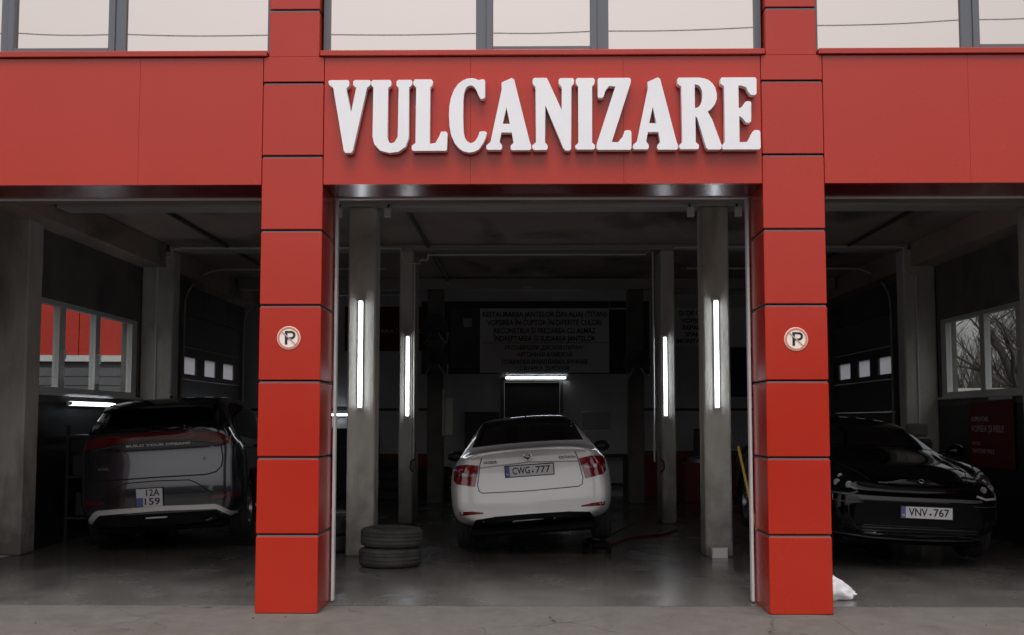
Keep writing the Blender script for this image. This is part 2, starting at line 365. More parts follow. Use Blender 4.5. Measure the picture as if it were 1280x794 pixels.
# letters, outlines in sheet units (4.414 units per photo pixel), placed by the sign's real size
A_ = ([(1008,105),(1065,80),(1078,88),(1165,430),(1172,445),(1172,462),(1165,470),(1065,470),(1058,460),(1060,445),(1075,430),(1065,375),(1008,375),(998,425),(1012,445),(1012,460),(1005,468),(932,468),(925,460),(926,445),(948,425),(1010,140)], [(1036,240),(1055,328),(1015,328)])
LT = [
 ('V', 0, [[(50,95),(60,88),(160,88),(167,98),(165,118),(150,135),(178,265),(205,130),(188,115),(188,95),(198,88),(278,88),(286,97),(284,115),(265,130),(190,470),(180,482),(148,482),(140,470),(78,130),(55,112)]]),
 ('U', 0, [[(288,97),(298,88),(392,88),(400,98),(398,118),(382,132),(380,400),(388,425),(402,432),(420,425),(437,395),(440,132),(428,118),(428,97),(438,88),(508,88),(516,97),(514,115),(498,130),(498,400),(480,450),(440,477),(390,483),(340,470),(308,435),(298,395),(300,130),(288,115)]]),
 ('L', 0, [[(521,97),(530,86),(620,86),(630,97),(628,115),(615,130),(613,435),(645,430),(668,390),(675,370),(700,368),(712,378),(708,468),(700,472),(522,472),(514,462),(515,445),(535,430),(537,130),(523,115)]]),
 ('C', 0, [[(918,95),(910,86),(890,88),(884,92),(865,84),(845,80),(820,82),(795,92),(770,110),(748,140),(730,185),(721,230),(719,280),(722,340),(732,390),(750,430),(775,460),(800,476),(830,482),(860,478),(885,464),(908,430),(922,400),(928,375),(915,367),(888,370),(882,390),(870,412),(858,425),(840,432),(822,424),(808,405),(800,370),(797,290),(798,200),(802,160),(812,133),(828,120),(845,120),(858,128),(870,145),(885,180),(895,193),(912,190),(918,182)]]),
 ('A', 0, list(A_)),
 ('N', 1236, [[(-56,90),(-48,80),(22,80),(30,95),(104,255),(105,130),(88,112),(88,90),(97,82),(166,82),(173,92),(171,112),(158,128),(155,465),(146,473),(125,473),(112,460),(14,228),(12,430),(26,445),(26,462),(18,470),(-48,470),(-58,460),(-58,445),(-38,428),(-40,130),(-56,112)]]),
 ('I', 1236, [[(182,92),(190,82),(278,82),(287,92),(285,112),(272,128),(270,430),(286,445),(286,460),(278,468),(188,468),(178,460),(178,447),(195,432),(195,128),(182,112)]]),
 ('Z', 1236, [[(303,90),(310,82),(478,82),(486,92),(484,110),(378,428),(412,430),(438,400),(448,370),(460,364),(480,366),(486,376),(486,462),(480,470),(302,470),(294,460),(295,440),(400,128),(365,125),(345,150),(335,182),(325,190),(305,188),(303,180)]]),
 ('A', 1236-1236+182.3*4.414, list(A_)),
 ('R', 1236, [[(740,92),(748,82),(860,82),(888,86),(912,95),(934,113),(949,138),(957,170),(956,200),(945,228),(928,250),(905,265),(930,310),(975,435),(980,448),(978,465),(968,470),(905,470),(895,460),(848,300),(838,290),(838,430),(855,445),(855,462),(848,468),(755,468),(747,460),(748,445),(765,430),(762,130),(742,115)], [(836,118),(855,122),(868,135),(876,155),(878,180),(874,212),(862,235),(848,245),(836,248)]]),
 ('E', 1236, [[(977,90),(985,82),(1168,82),(1176,92),(1175,170),(1168,177),(1145,177),(1130,160),(1118,135),(1095,126),(1076,126),(1076,248),(1090,245),(1112,215),(1125,210),(1140,212),(1145,222),(1143,318),(1135,326),(1115,326),(1095,300),(1078,290),(1078,432),(1120,430),(1150,375),(1162,366),(1185,367),(1192,378),(1193,460),(1186,470),(987,470),(982,462),(983,445),(998,430),(998,130),(978,115)]]),
]
def inside(x, z, p):
    c = False
    for i in range(len(p)):
        (x1, z1), (x2, z2) = p[i], p[i-1]
        if (z1 > z) != (z2 > z) and x < (x2-x1)*(z-z1)/(z2-z1)+x1: c = not c
    return c
sg = thing('letter_sign', 'raised white serif letters VULCANIZARE on the red fascia over the middle bay', 'sign', (0, -.09, 3.92))
for ch, dx, polys in LT:
    pp = []
    for p in polys:
        q = []
        for (X, Y) in p:
            px = 400+(X+dx)/4.414; py = 80+Y/4.414
            q.append((-1.709+(px-412)*.0063978, 4.244-(py-98)*.00663-3.93))
        pp.append(q)
    bm = bmesh.new(); extrude_poly(bm, pp, 0, .075)
    ed = [e for e in bm.edges if abs(e.verts[0].co.y) < 1e-5 and abs(e.verts[1].co.y) < 1e-5 and e.calc_face_angle(0) > 1]
    bmesh.ops.bevel(bm, geom=ed, offset=.004, segments=2, affect='EDGES', clamp_overlap=True)
    o = obj('letter', bm, 'letter', sg); 
    cx = sum(a for a, b in pp[0])/len(pp[0])
    ins = [(x_, z_) for x_, z_ in ((cx-.1+.02*i_, z_) for i_ in range(11) for z_ in (-.2, .1)) if inside(x_, z_, pp[0]) and all(not inside(x_, z_, h_) for h_ in pp[1:])][:2]
    for x_, z_ in ins: bx('spacer', 'metal', x_-.01, x_+.01, .0755, .094, z_-.01, z_+.01, sg)

# no-parking roundels
def psign(x, z, label):
    t = thing('no_parking_sign', label, 'sign', (x, -.001, z), group='round no parking signs on the pillars')
    bm = bmesh.new(); lathe(bm, [(-.006, 0.0001), (-.006, .092), (-.001, .094), (0, .094), (0, .0001)], 40, 'Y', False); obj('disc', bm, mat('sign_cream', (.85, .76, .70), .5), t)
    red = mat('faded_sign_red', (.62, .22, .14), .5)
    bm = bmesh.new(); lathe(bm, [(-.0085, .088), (-.0085, .074), (-.0062, .074), (-.0062, .088)], 40, 'Y'); obj('ring', bm, red, t)
    mt = Matrix.Rotation(R(43), 4, 'Y')
    bm = bmesh.new(); box(bm, -.076, .076, -.0112, -.0092, -.0045, .0045, 0, mt); obj('slash', bm, mat('sign_slash', (.50, .36, .30), .5), t)
    # letter P as geometry
    bm = bmesh.new(); box(bm, -.030, -.010, -.0088, -.0063, -.052, .056)
    pts = []
    prof = [(math.cos(a), math.sin(a)) for a in [math.pi/2-math.pi*k/10 for k in range(11)]]
    outer = [(-.010, .056)]+[(.020+.034*c, .023+.033*s) for c, s in prof]+[(-.010, -.010)]
    inner = [(-.010, .006)]+[(.018+.018*c, .023+.017*s) for c, s in prof[::-1]]+[(-.010, .040)]
    extrude_poly(bm, [outer+inner], -.0088, -.0063)
    obj('letter', bm, 'ink', t)
psign(-2.017, 2.156, 'round no parking roundel on the left red pillar')
psign(2.004, 2.142, 'round no parking roundel on the right red pillar')

# white jamb trims
for s in (-1, 1):
    tag(bx('door_jamb_trim', 'whitetrim', s*1.742-.011, s*1.742+.011, RD-.01, RD+.07, 0.012, ZS-.014, None, .004),
        'slim white vertical jamb strip on the inner edge of the %s red pillar' % ('left' if s < 0 else 'right'), 'door trim', 'white jamb strips of the middle bay')
# lintel wall and interior frame
bx_l = tag(bx('lintel_wall', 'wall', -5.9, 5.9, RD+.06, .95, ZS+.012, 4.118), 'dark wall above the bay openings behind the fascia', 'wall')

# ------------------------------------------------------------------ interior shell
CZ = 4.12
struct(bx('ceiling', 'ceiling', -6.15, 6.15, .66, 15.4, CZ, 4.38))
bw = thing('back_wall', 'grey rear wall of the workshop with banner and dark doorway', 'wall', (0, 15.2, 0))
bm = bmesh.new(); box(bm, -5.9, -.625, 0, .2, 0, CZ+.03); box(bm, .492, 5.9, 0, .2, 0, CZ+.03); box(bm, -.625, .492, 0, .2, 2.28, CZ+.03); obj('wall', bm, 'backwall', bw)
bx('door_leaf', 'black', -.62, .488, .06, .1, 0, 2.27, bw)
bm = bmesh.new(); box(bm, -.70, -.625, -.02, 0, 0, 2.3); box(bm, .492, .56, -.02, 0, 0, 2.3); box(bm, -.7, .56, -.021, -.001, 2.3, 2.36); obj('door_frame', bm, 'wall', bw)
bx('upper_panel', 'dark', -2.3, 2.3, -.012, -.002, 2.44, 3.91, bw); bx('dado', 'dado', 2.1, 5.88, -.012, -.002, 0, .84, bw); bx('dado', 'dado', -5.88, -2.1, -.012, -.002, 0, .84, bw)
bx('dado_rail', 'wall', 2.1, 5.88, -.03, -.002, .845, .90, bw)
bx('panel_strip', 'dark', 2.1, 5.88, -.02, -.002, 1.70, 1.75, bw); bx('panel_strip', 'dark', -5.88, -2.1, -.02, -.002, 1.70, 1.75, bw)
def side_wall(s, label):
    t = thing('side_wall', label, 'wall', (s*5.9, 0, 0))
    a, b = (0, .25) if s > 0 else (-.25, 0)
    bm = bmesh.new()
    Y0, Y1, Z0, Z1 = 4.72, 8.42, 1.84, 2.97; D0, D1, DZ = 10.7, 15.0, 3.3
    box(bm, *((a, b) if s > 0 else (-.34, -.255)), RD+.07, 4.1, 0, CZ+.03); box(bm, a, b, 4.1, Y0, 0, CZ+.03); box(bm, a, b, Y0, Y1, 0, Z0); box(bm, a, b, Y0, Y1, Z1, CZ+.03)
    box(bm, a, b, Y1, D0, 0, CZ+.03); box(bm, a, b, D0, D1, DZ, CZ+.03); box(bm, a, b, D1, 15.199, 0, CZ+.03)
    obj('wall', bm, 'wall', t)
    bm = bmesh.new(); e = s
    box(bm, *sorted((-e*.36, -e*.002)), .97, 15.1, 3.78, CZ-.001); obj('edge_beam', bm, 'ceiling', t)
    # three-light window
    wd = link('window_tmp', bpy.data.meshes.new('x'))
    C.objects.unlink(wd); bpy.data.objects.remove(wd)
    bm = bmesh.new(); xa, xb = sorted((s*.02, s*.10))
    box(bm, xa, xb, Y0, Y1, Z0, Z0+.07); box(bm, xa, xb, Y0, Y1, Z1-.06, Z1)
    for yy, ww in ((Y0, .09), (5.40, .20), (6.68, .17), (8.20, .22)): box(bm, xa-.001 if s < 0 else xa, xb if s < 0 else xb+.001, yy, yy+ww, Z0+.07, Z1-.06)
    f = obj('window_frame', bm, 'pvc', t)
    for ya, yb in ((Y0+.09, 5.40), (5.60, 6.68), (6.85, 8.20)):
        xm = (xa+xb)/2
        bm = bmesh.new(); box(bm, xm-.004, xm+.004, ya, yb, Z0+.07, Z1-.06); obj('pane', bm, 'glass', f)
        bm = bmesh.new()
    bm = bmesh.new(); box(bm, *sorted((-s*.06, s*.018)), Y0-.05, Y1+.05, Z0-.035, Z0-.002, .004); obj('window_sill', bm, 'pvc', f)
    # handles
    for yy in (6.62, 5.36):
        bm = bmesh.new(); xx = -s*.02 + s*.02
        tube(bm, [(s*.015, yy+.12, 2.38), (-s*.03, yy+.12, 2.38), (-s*.03, yy+.12, 2.26)], .011, 6); obj('handle', bm, 'plastic_white', f)
    bx('dado', 'black', *sorted((-s*.02, -s*.002)), 4.52, 8.48, 0, 1.72, t); bx('dado', 'black', *sorted((-s*.02, -s*.002)), 8.87, 10.6, 0, 1.72, t)
    # sectional door
    d = link('sectional_door', bpy.data.meshes.new('sectional_door'), None, t)
    n = 6; h = DZ/n
    for k in range(n):
        bm = bmesh.new(); x0, x1 = sorted((s*.03, s*.09)); z0, z1 = k*h+.004, (k+1)*h-.008
        if k == 4:
            cells = [(10.95, 11.75), (12.3, 13.1), (13.65, 14.5)]; za, zb = 2.29, 2.585; zp = D0+.02
            box(bm, x0, x1, D0+.02, D1-.02, z0, za); box(bm, x0, x1, D0+.02, D1-.02, zb, z1)
            for (c0, c1) in cells: box(bm, x0, x1, zp, c0, za, zb); zp = c1
            box(bm, x0, x1, zp, D1-.02, za, zb)
            for (c0, c1) in cells:
                b2 = bmesh.new(); xm = (x0+x1)/2; box(b2, xm-.002, xm+.002, c0, c1, za, zb); obj('pane', b2, 'frosted', d)
        else: box(bm, x0, x1, D0+.02, D1-.02, z0, z1)
        obj('panel', bm, 'door', d)
    # door tracks: upright, curve, then level across the room
    bm = bmesh.new()
    for yy in (D0-.04, D1-.05):
        pts = [(-s*.05, yy, 0)]+[(-s*.05, yy, 3.3)]
        for k in range(1, 9):
            a_ = math.pi/2*k/8; pts.append((-s*(.05+.62*(1-math.cos(a_))), yy, 3.4+.62*math.sin(a_)-.01))
        pts.append((-s*3.4, yy, 4.02)); tube(bm, pts, .016, 6)
    obj('door_track', bm, 'cable', t, angle=50)
    return t
side_wall(-1, 'grey left side wall with a three-light window onto the red building')
side_wall(1, 'grey right side wall with a three-light window onto bare trees')
# beams
for y0, y1, zb, lab in ((4.09, 4.5, 3.925, 'pale concrete ceiling beam nearest the bay openings'), (8.5, 8.85, 4.035, 'middle concrete ceiling beam on the second pair of columns'), (12.9, 13.25, 3.92, 'rear concrete ceiling beam in front of the banner')):
    tag(bx('ceiling_beam', 'beam', -5.5, 5.5, y0, y1, zb, CZ-.002, None, .01), lab, 'beam', 'concrete ceiling beams')
# slab joints / pipes along the ceiling
for x, z, lab in ((-4.62, 4.09, 'thin dark pipe along the ceiling of the left bay'), (4.62, 4.09, 'thin dark pipe along the ceiling of the right bay'), (-1.62, 4.09, 'thin dark pipe along the ceiling beside the left columns')):
    bm = bmesh.new()
    for a, b in ((.98, 4.08), (4.51, 8.49), (8.86, 12.89)): tube(bm, [(x, a, z), (x, b, z)], .025, 6)
    tag(obj('ceiling_pipe', bm, 'dark', None, angle=50), lab, 'pipe', 'ceiling pipes')
# columns
def column(x0, x1, y0, y1, h, label, seed, mt='concrete'):
    bm = bmesh.new(); box(bm, x0, x1, y0, y1, 0, h, .018)
    bmesh.ops.bisect_plane
    for k in range(1, 40): bmesh.ops.bisect_plane(bm, geom=bm.verts[:]+bm.edges[:]+bm.faces[:], plane_co=(0, 0, h*k/40), plane_no=(0, 0, 1))
    for v in bm.verts:
        n_ = noise.noise(Vector((v.co.x*7+seed, v.co.y*7, v.co.z*4)))
        d = Vector((v.co.x-(x0+x1)/2, v.co.y-(y0+y1)/2, 0)); d.normalize(); v.co += d*n_*.006
    return tag(obj('concrete_column', bm, mt, None, angle=35), label, 'column', 'concrete columns in the workshop')
column(-2.152, -1.842, 4.09, 4.5, 3.923, 'near left concrete column behind the stacked tyres, with a long tube light', 1)
column(1.842, 2.14, 4.09, 4.5, 3.923, 'near right concrete column with tube light and white box at its foot', 2)
column(-2.04, -1.835, 8.5, 9.45, 4.033, 'second left concrete column with shorter tube light, between the near column and the white car', 3)
column(1.835, 2.04, 8.5, 9.3, 4.033, 'second right concrete column with tube light and hanging red handle', 4)
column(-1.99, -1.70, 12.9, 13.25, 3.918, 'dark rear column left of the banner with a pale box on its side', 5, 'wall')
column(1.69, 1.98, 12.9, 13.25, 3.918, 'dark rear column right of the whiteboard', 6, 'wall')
column(-6.2, -5.79, 4.09, 4.5, 3.923, 'broad concrete column at the left edge of the picture, stained near the floor', 7)
column(5.54, 5.89, 4.09, 4.5, 3.923, 'concrete column at the right edge of the picture beside the black car', 8)
column(-5.89, -5.42, 8.5, 8.85, 4.033, 'concrete column after the window on the left side wall', 9)
column(5.42, 5.89, 8.5, 8.85, 4.033, 'concrete column after the window on the right side wall', 10)

# tube lights
def tube_light(loc, length, axis, label, r=.017, rz=0):
    t = thing('tube_light', label, 'light', loc, rz, group='lit tube lights')
    def V(a, o=0.): return (0, o, a) if axis == 'Z' else (a, o, 0)
    h = length/2
    bm = bmesh.new(); tube(bm, [V(-h), V(h)], r, 12); obj('tube', bm, 'tube', t, angle=40)
    bm = bmesh.new()
    if axis == 'Z': box(bm, -.028, .028, .02, .045, -h-.03, h+.03)
    else: box(bm, -h-.03, h+.03, .02, .045, -.028, .028)
    obj('batten', bm, 'plastic_white', t)
    for s in (-1, 1):
        bm = bmesh.new(); tube(bm, [V(s*(h+.001)), V(s*(h+.035))], r*1.25, 10); obj('end_cap', bm, 'plastic_white', t)
    return t
tube_light((-2.006, 4.044, 2.245), 1.19, 'Z', 'upright lit tube light on the near left concrete column')
tube_light((1.986, 4.044, 2.245), 1.19, 'Z', 'upright lit tube light on the near right concrete column')
tube_light((-1.911, 8.454, 2.155), 1.165, 'Z', 'upright lit tube light on the second left concrete column')
tube_light((1.89, 8.454, 2.15), 1.15, 'Z', 'upright lit tube light on the second right concrete column')
tube_light((.01, 15.15, 2.363), 1.2, 'X', 'level lit tube light under the big banner on the back wall')
tube_light((-5.79, 6.31, 1.715), 1.6, 'X', 'level lit tube light under the left window behind the grey car', rz=R(90))
tube_light((-4.3, 15.12, 1.62), 1.2, 'X', 'level lit tube light on the back wall of the left bay')
tag(bx('ceiling_lamp', 'plastic_white', -.24, -.06, 12.86, 12.898, 3.93, 3.96), 'small pale strip lamp on the rear beam above the banner', 'lamp')

# conduits
def cable(name, pts, label, r=.013, mt='cable'):
    return tag(tubeobj(name, pts, r, mt, None, 6), label, 'cable')
cable('conduit', [(-1.62, 8.48, 3.96), (1.62, 8.48, 3.96), (1.62, 8.48, 4.0), (1.72, 8.48, 4.0), (1.72, 8.48, .9)], 'thin pale conduit crossing the middle bay and dropping down the second right column')
cable('conduit', [(-1.62, 8.482, 3.96), (-1.62, 8.482, 3.88), (-1.735, 8.482, 3.88), (-1.735, 8.482, 3.83), (-1.95, 8.482, 3.83), (-2.03, 8.482, 4.06), (-2.5, 8.482, 4.07), (-5.3, 8.482, 4.07), (-5.45, 8.482, 4.05), (-5.45, 8.482, 3.95), (-5.66, 8.482, 3.9), (-5.66, 8.482, .6)], 'thin pale conduit crossing the left bay ceiling and dropping by the side wall')
cable('conduit', [(-1.815, 8.47, 3.83), (-1.815, 8.47, .95)], 'pale conduit running down beside the tube light of the second left column')
cable('conduit', [(2.03, 8.478, 4.06), (2.5, 8.478, 4.07), (5.3, 8.478, 4.07), (5.43, 8.478, 4.05), (5.43, 8.478, 3.7), (5.6, 8.478, 3.62), (5.6, 8.478, .5)], 'thin pale conduit crossing the right bay ceiling and dropping by the side wall')
cable('conduit', [(.3, 12.88, 3.75), (1.35, 12.88, 3.75), (1.35, 12.88, 3.55), (1.65, 12.88, 3.55)], 'short pale conduit stepping down on the right of the banner')
# pull handles on the second columns
for s in (-1, 1):
    t = thing('pull_handle', '%s cable hook hanging on the second %s concrete column' % ('dark' if s < 0 else 'red', 'left' if s < 0 else 'right'), 'handle', (s*1.80+.0, 8.44, .8))
    obj_ = tubeobj('hook', [(0, 0, .14), (s*.05, 0, .1), (s*.055, 0, 0), (s*.01, 0, -.05)], .013, 'black' if s < 0 else 'darkcloth', t)
    tubeobj('cord', [(0, 0, .14), (s*-.02, 0, .4)], .005, 'black', t)
# brackets at the column heads: little floodlights and track hangers
for x, lab in ((-2.25, 'small pale floodlight left of the near left column head'), (-1.70, 'small pale floodlight right of the near left column head'), (1.70, 'small pale floodlight left of the near right column head'), (2.23, 'small pale floodlight right of the near right column head')):
    t = thing('floodlight', lab, 'lamp', (x, 3.95, 3.83), group='small floodlights at the column heads')
    bm = bmesh.new(); box(bm, -.04, .04, -.03, .03, -.055, .055, .008); obj('housing', bm, 'plastic_white', t)
    bm = bmesh.new(); tube(bm, [(0, .03, .03), (0, .09, .07), (0, .1, .11)], .012, 6); obj('bracket', bm, 'black', t)
# horizontal tracks of the three front doors
for x0, x1, lab in ((-1.62, 1.62, 'middle'), (-5.45, -2.4, 'left'), (2.4, 5.3, 'right')):
    t = thing('front_door_track', 'dark overhead sectional door tracks and rolled panels of the %s bay' % lab, 'door track', ((x0+x1)/2, 1, 4.0))
    c = (x0+x1)/2
    for x in (x0, x1):
        bm = bmesh.new(); tube(bm, [(x-c, 0, -.1), (x-c, 3.0, -.03)], .022, 6); obj('rail', bm, 'metal', t)
        bm = bmesh.new(); tube(bm, [(x-c, 2.95, -.03), (x-c, 2.98, .11)], .02, 6); obj('hanger', bm, 'black', t)

# ------------------------------------------------------------------ back wall fittings
def ragged_sheet(w, h, amp, seed, nx=24, nz=12):
    bm = bmesh.new(); rows = []
    for j in range(nz+1):
        rows.append([bm.verts.new((w*(i/nx-.5), -abs(noise.noise(Vector((i*.35+seed, j*.3, 0))))*amp, h*(j/nz-.5))) for i in range(nx+1)])
    for j in range(nz):
        for i in range(nx): bm.faces.new((rows[j][i], rows[j][i+1], rows[j+1][i+1], rows[j+1][i]))
    r = bmesh.ops.extrude_face_region(bm, geom=bm.faces[:])
    for v in r['geom']:
        if isinstance(v, bmesh.types.BMVert): v.co.y += .004
    return bm
t = thing('banner', 'large grey cloth banner of black Romanian and Russian lettering on the back wall', 'banner', (.188, 15.11, 3.11))
obj('sheet', ragged_sheet(2.6, 1.3, .03, 3), 'banner', t, angle=60)
rows = [('RESTAURAREA JANTELOR DIN ALIAJ (TITAN)', .52, 2.50), ('VOPSIREA ÎN CUPTOR ÎN DIFERITE CULORI', .355, 2.30), ('RECONSTRUI ȘI FREZAREA CU ALMAZ', .19, 2.05), ('ÎNDREPTAREA ȘI SUDAREA JANTELOR', .03, 2.05),
        ('РЕСТАВРАЦИЯ „ДИСКОВ (ТИТАН)”', -.15, 1.60), ('АРГОННАЯ КАМЕРОЙ', -.29, 1.10), ('ПОКРАСКА И НАПЛАВКА, РУЧНАЯ', -.44, 1.70), ('СВАРКА ДИСКОВ', -.57, 1.0)]
for s_, z, wd in rows: text('lettering', s_, .15 if z > 0 else .12, 'ink', t, (0, -.04, z), width=wd, bold=.002)
bx('divider', 'ink', -1.28, 1.3, -.037, -.033, -.055, -.045, t)
t = thing('banner', 'smaller grey banner with black lettering, half hidden behind the near right column', 'banner', (3.75, 15.13, 3.38))
obj('sheet', ragged_sheet(1.95, .78, .02, 9), 'banner', t, angle=60)
for s_, z in (('ȘI DE CA', .27), ('VOPSIT', .12), ('REPAR', -.02), ('SPAL', -.15), ('MONTARE', -.29)):
    text('lettering', s_, .13, 'ink', t, (-.6, -.03, z), bold=.002)
tag(bx('poster', 'blue', 3.85, 4.75, 15.15, 15.18, 1.98, 2.96), 'dark blue poster on the back wall of the right bay', 'poster')
t = thing('banner', 'dark red banner with a line of lettering on the back wall of the left bay', 'banner', (-3.1, 15.14, 3.35))
bx('sheet', 'darkcloth', -.75, .85, 0, .02, -.45, .45, t); text('lettering', 'REPARAȚII AUTO', .12, 'mauve', t, (.3, -.006, -.05), width=1.1)
tag(bx('wall_panel', 'wall', -1.72, -1.13, 15.12, 15.17, 2.55, 3.75), 'plain grey board left of the big banner on the back wall', 'board')
tag(bx('junction_box', 'plastic_white', -1.45, -1.27, 15.03, 15.119, 3.38, 3.56, None, .02), 'small white box fixed to the grey board left of the banner', 'box')
t = thing('whiteboard', 'small glossy whiteboard right of the dark doorway behind the white car', 'board', (1.22, 15.17, 1.49))
bx('surface', mat('whiteboard_surface', (.30, .31, .31), .2), -.29, .29, -.01, .0, -.18, .18, t)
bm = bmesh.new(); box(bm, -.3, .3, -.015, .0, .18, .195); box(bm, -.3, .3, -.015, .0, -.195, -.18); box(bm, -.3, -.29, -.015, 0, -.18, .18); box(bm, .29, .3, -.015, 0, -.18, .18); obj('frame', bm, 'metal', t)
tag(bx('dark_cabinet', 'black', -1.40, -.72, 14.8, 15.15, 0, 1.675, None, .01), 'tall black cabinet behind the left side of the white car', 'cabinet')
t = thing('workbench', 'dark workbench against the back wall right of the white car', 'bench', (1.35, 14.6, 0))
bx('top', 'dark', -.5, .45, -.3, .3, .80, .85, t, .005)
for sx in (-.45, .4):
    for sy in (-.25, .25): bx('leg', 'black', sx-.025, sx+.025, sy-.025, sy+.025, 0, .8, t)
bx('shelf', 'dark', -.42, .37, -.24, .24, .25, .28, t)
# hoist heads on the rear columns
def hose_reel(x, label, z):
    t = thing('hose_reel', label, 'hose reel', (x, 12.74, z))
    bm = bmesh.new(); lathe(bm, [(-.09, .10), (-.09, .24), (-.075, .24), (-.06, .12), (.06, .12), (.075, .24), (.09, .24), (.09, .10)], 28, 'Y'); obj('drum', bm, 'black', t, angle=40)
    bm = bmesh.new(); lathe(bm, [(-.055, .12), (-.055, .19), (.055, .19), (.055, .12)], 24, 'Y'); obj('hose', bm, 'dark', t, angle=40)
    bm = bmesh.new(); tube(bm, [(-.20, -.1, -.32), (-.06, -.1, -.1)], .018, 6); tube(bm, [(.20, -.1, -.30), (.06, -.1, -.1)], .018, 6)
    tube(bm, [(.22, -.1, -.3), (.24, -.1, -.1)], .014, 6); obj('bracket_arm', bm, 'metal', t)
hose_reel(-1.83, 'black hose reel with pale bracket arms, upper one on the rear left column', 3.20)
hose_reel(-1.83, 'black hose reel with pale bracket arms, lower one on the rear left column', 2.62)
hose_reel(1.84, 'black hose reel on the rear right column', 2.55)
t = thing('control_box', 'tall pale electrical control box on the rear left column', 'box', (-1.58, 12.85, 1.58))
bx('housing', 'plastic_white', -.075, .075, -.06, .06, -.34, .34, t, .008); bx('strip', 'metal', -.115, -.10, -.06, -.04, -.36, .5, t)

# left bay back: stacked black tyres and cabinets
def tyre_mesh(ro=.325, w=.205, ri=.2):
    bm = bmesh.new(); h = w/2
    pr = [(-h*.72, ri), (-h*.95, ri+.02), (-h, ri+.06), (-h*.97, ro-.05), (-h*.86, ro-.016), (-h*.74, ro-.005)]
    g = [(-.66, 0), (-.60, 0), (-.59, -.009), (-.53, -.009), (-.52, 0), (-.27, 0), (-.26, -.009), (-.18, -.009), (-.17, 0), (.17, 0), (.18, -.009), (.26, -.009), (.27, 0), (.52, 0), (.53, -.009), (.59, -.009), (.60, 0), (.66, 0)]
    pr += [(a*h, ro+b) for a, b in g]
    pr += [(h*.74, ro-.005), (h*.86, ro-.016), (h*.97, ro-.05), (h, ri+.06), (h*.95, ri+.02), (h*.72, ri)]
    lathe(bm, pr, 72, 'Z')
    # shallow shoulder sipes: pull in every third shoulder vertex
    for v in bm.verts:
        a = math.atan2(v.co.y, v.co.x); r_ = math.hypot(v.co.x, v.co.y)
        if abs(v.co.z) > h*.62 and r_ > ro-.02:
            k = int(round(a/(2*math.pi)*72)) % 2
            if k: v.co.x *= .985; v.co.y *= .985
    return bm
bm = tyre_mesh(.322, .195); me_t = bpy.data.meshes.new('tyre'); bmesh.ops.recalc_face_normals(bm, faces=bm.faces[:]); bm.to_mesh(me_t); bm.free()
me_t.polygons.foreach_set('use_smooth', [True]*len(me_t.polygons)); me_t.set_sharp_from_angle(angle=R(32)); me_t.materials.append(M['rubber'])
def tyre(x, y, z, lab, rot=0, group='tyres lying about the workshop', rx=0):
    o = bpy.data.objects.new('tyre', me_t); C.objects.link(o); o.location = (x, y, z); o.rotation_euler = (rx, 0, rot)
    return tag(o, lab, 'tyre', group)
tyre(-1.555, 3.2, .098, 'lower of two stacked car tyres at the foot of the near left column')
tyre(-1.540, 3.21, .298, 'upper of two stacked car tyres at the foot of the near left column', 1.1, rx=R(1.2))
tyre(-2.50, 4.6, .098, 'lower tyre of the dark stack just behind the left red pillar', .4)
tyre(-2.50, 4.6, .295, 'upper tyre of the dark stack just behind the left red pillar', .9)
for k in range(4): tyre(-2.75+.02*k, 13.9, .1+k*.2, ['lowest', 'second', 'third', 'topmost'][k]+' tyre of the dark stack at the back between the left columns', k*.7)
for k in range(3): tyre(-1.95, 14.6, .1+k*.2, ['lowest', 'middle', 'topmost'][k]+' tyre of the short stack behind the second left column', k*.5)
t = thing('tool_cabinet', 'tall dark tool cabinet at the back of the left bay', 'cabinet', (-3.6, 14.7, 0))
bx('carcass', 'dark', -.5, .5, -.25, .25, 0, 1.35, t, .01)
for k in range(4): bx('drawer', 'black', -.46, .46, -.27, -.252, .1+k*.3, .37+k*.3, t)
t = thing('tyre_changer', 'dark tyre changing machine with mast in the right bay back corner', 'machine', (3.1, 13.6, 0))
bx('cabinet', 'dado', -.35, .35, -.4, .4, 0, .72, t, .02); bx('mast', 'black', -.08, .08, .3, .45, .3, 1.35, t, .01)
bm = bmesh.new(); lathe(bm, [(.72, .0001), (.72, .26), (.80, .26), (.82, .2), (.82, .0001)], 24, 'Z', False); obj('turntable', bm, 'metal', t)
# box at column foot
t = thing('small_box', 'small white box on the floor at the foot of the near right column', 'box', (1.975, 4.0, 0))
bm = bmesh.new(); box(bm, -.085, .085, -.06, .06, 0, .10, .004); obj('carton', bm, 'plastic_white', t)
bx('lid', 'cable', -.088, .088, -.063, .063, .101, .11, t)
# broom leaning behind the right pillar
t = thing('broom', 'broom with yellow wooden handle leaning behind the right red pillar', 'broom', (2.12, 3.3, 0))
d = Vector((.26, -1.9, 0))
tubeobj('handle', [(.205, .0, .06), (.055, .55, 1.22)], .016, 'yellow', t)
tubeobj('grip', [(.055, .55, 1.22), (.035, .61, 1.38)], .02, 'black', t)
bm = bmesh.new(); box(bm, .05, .40, -.03, .03, .04, .09, .01); obj('head', bm, 'black', t)
bm = bmesh.new()
for i in range(40): x = .06+.33*(i/39); tube(bm, [(x, 0, .045), (x+random.uniform(-.01, .01), random.uniform(-.03, .03), 0.003)], .004, 4)
o = obj('bristles', bm, 'dark', t); o['kind'] = 'stuff'
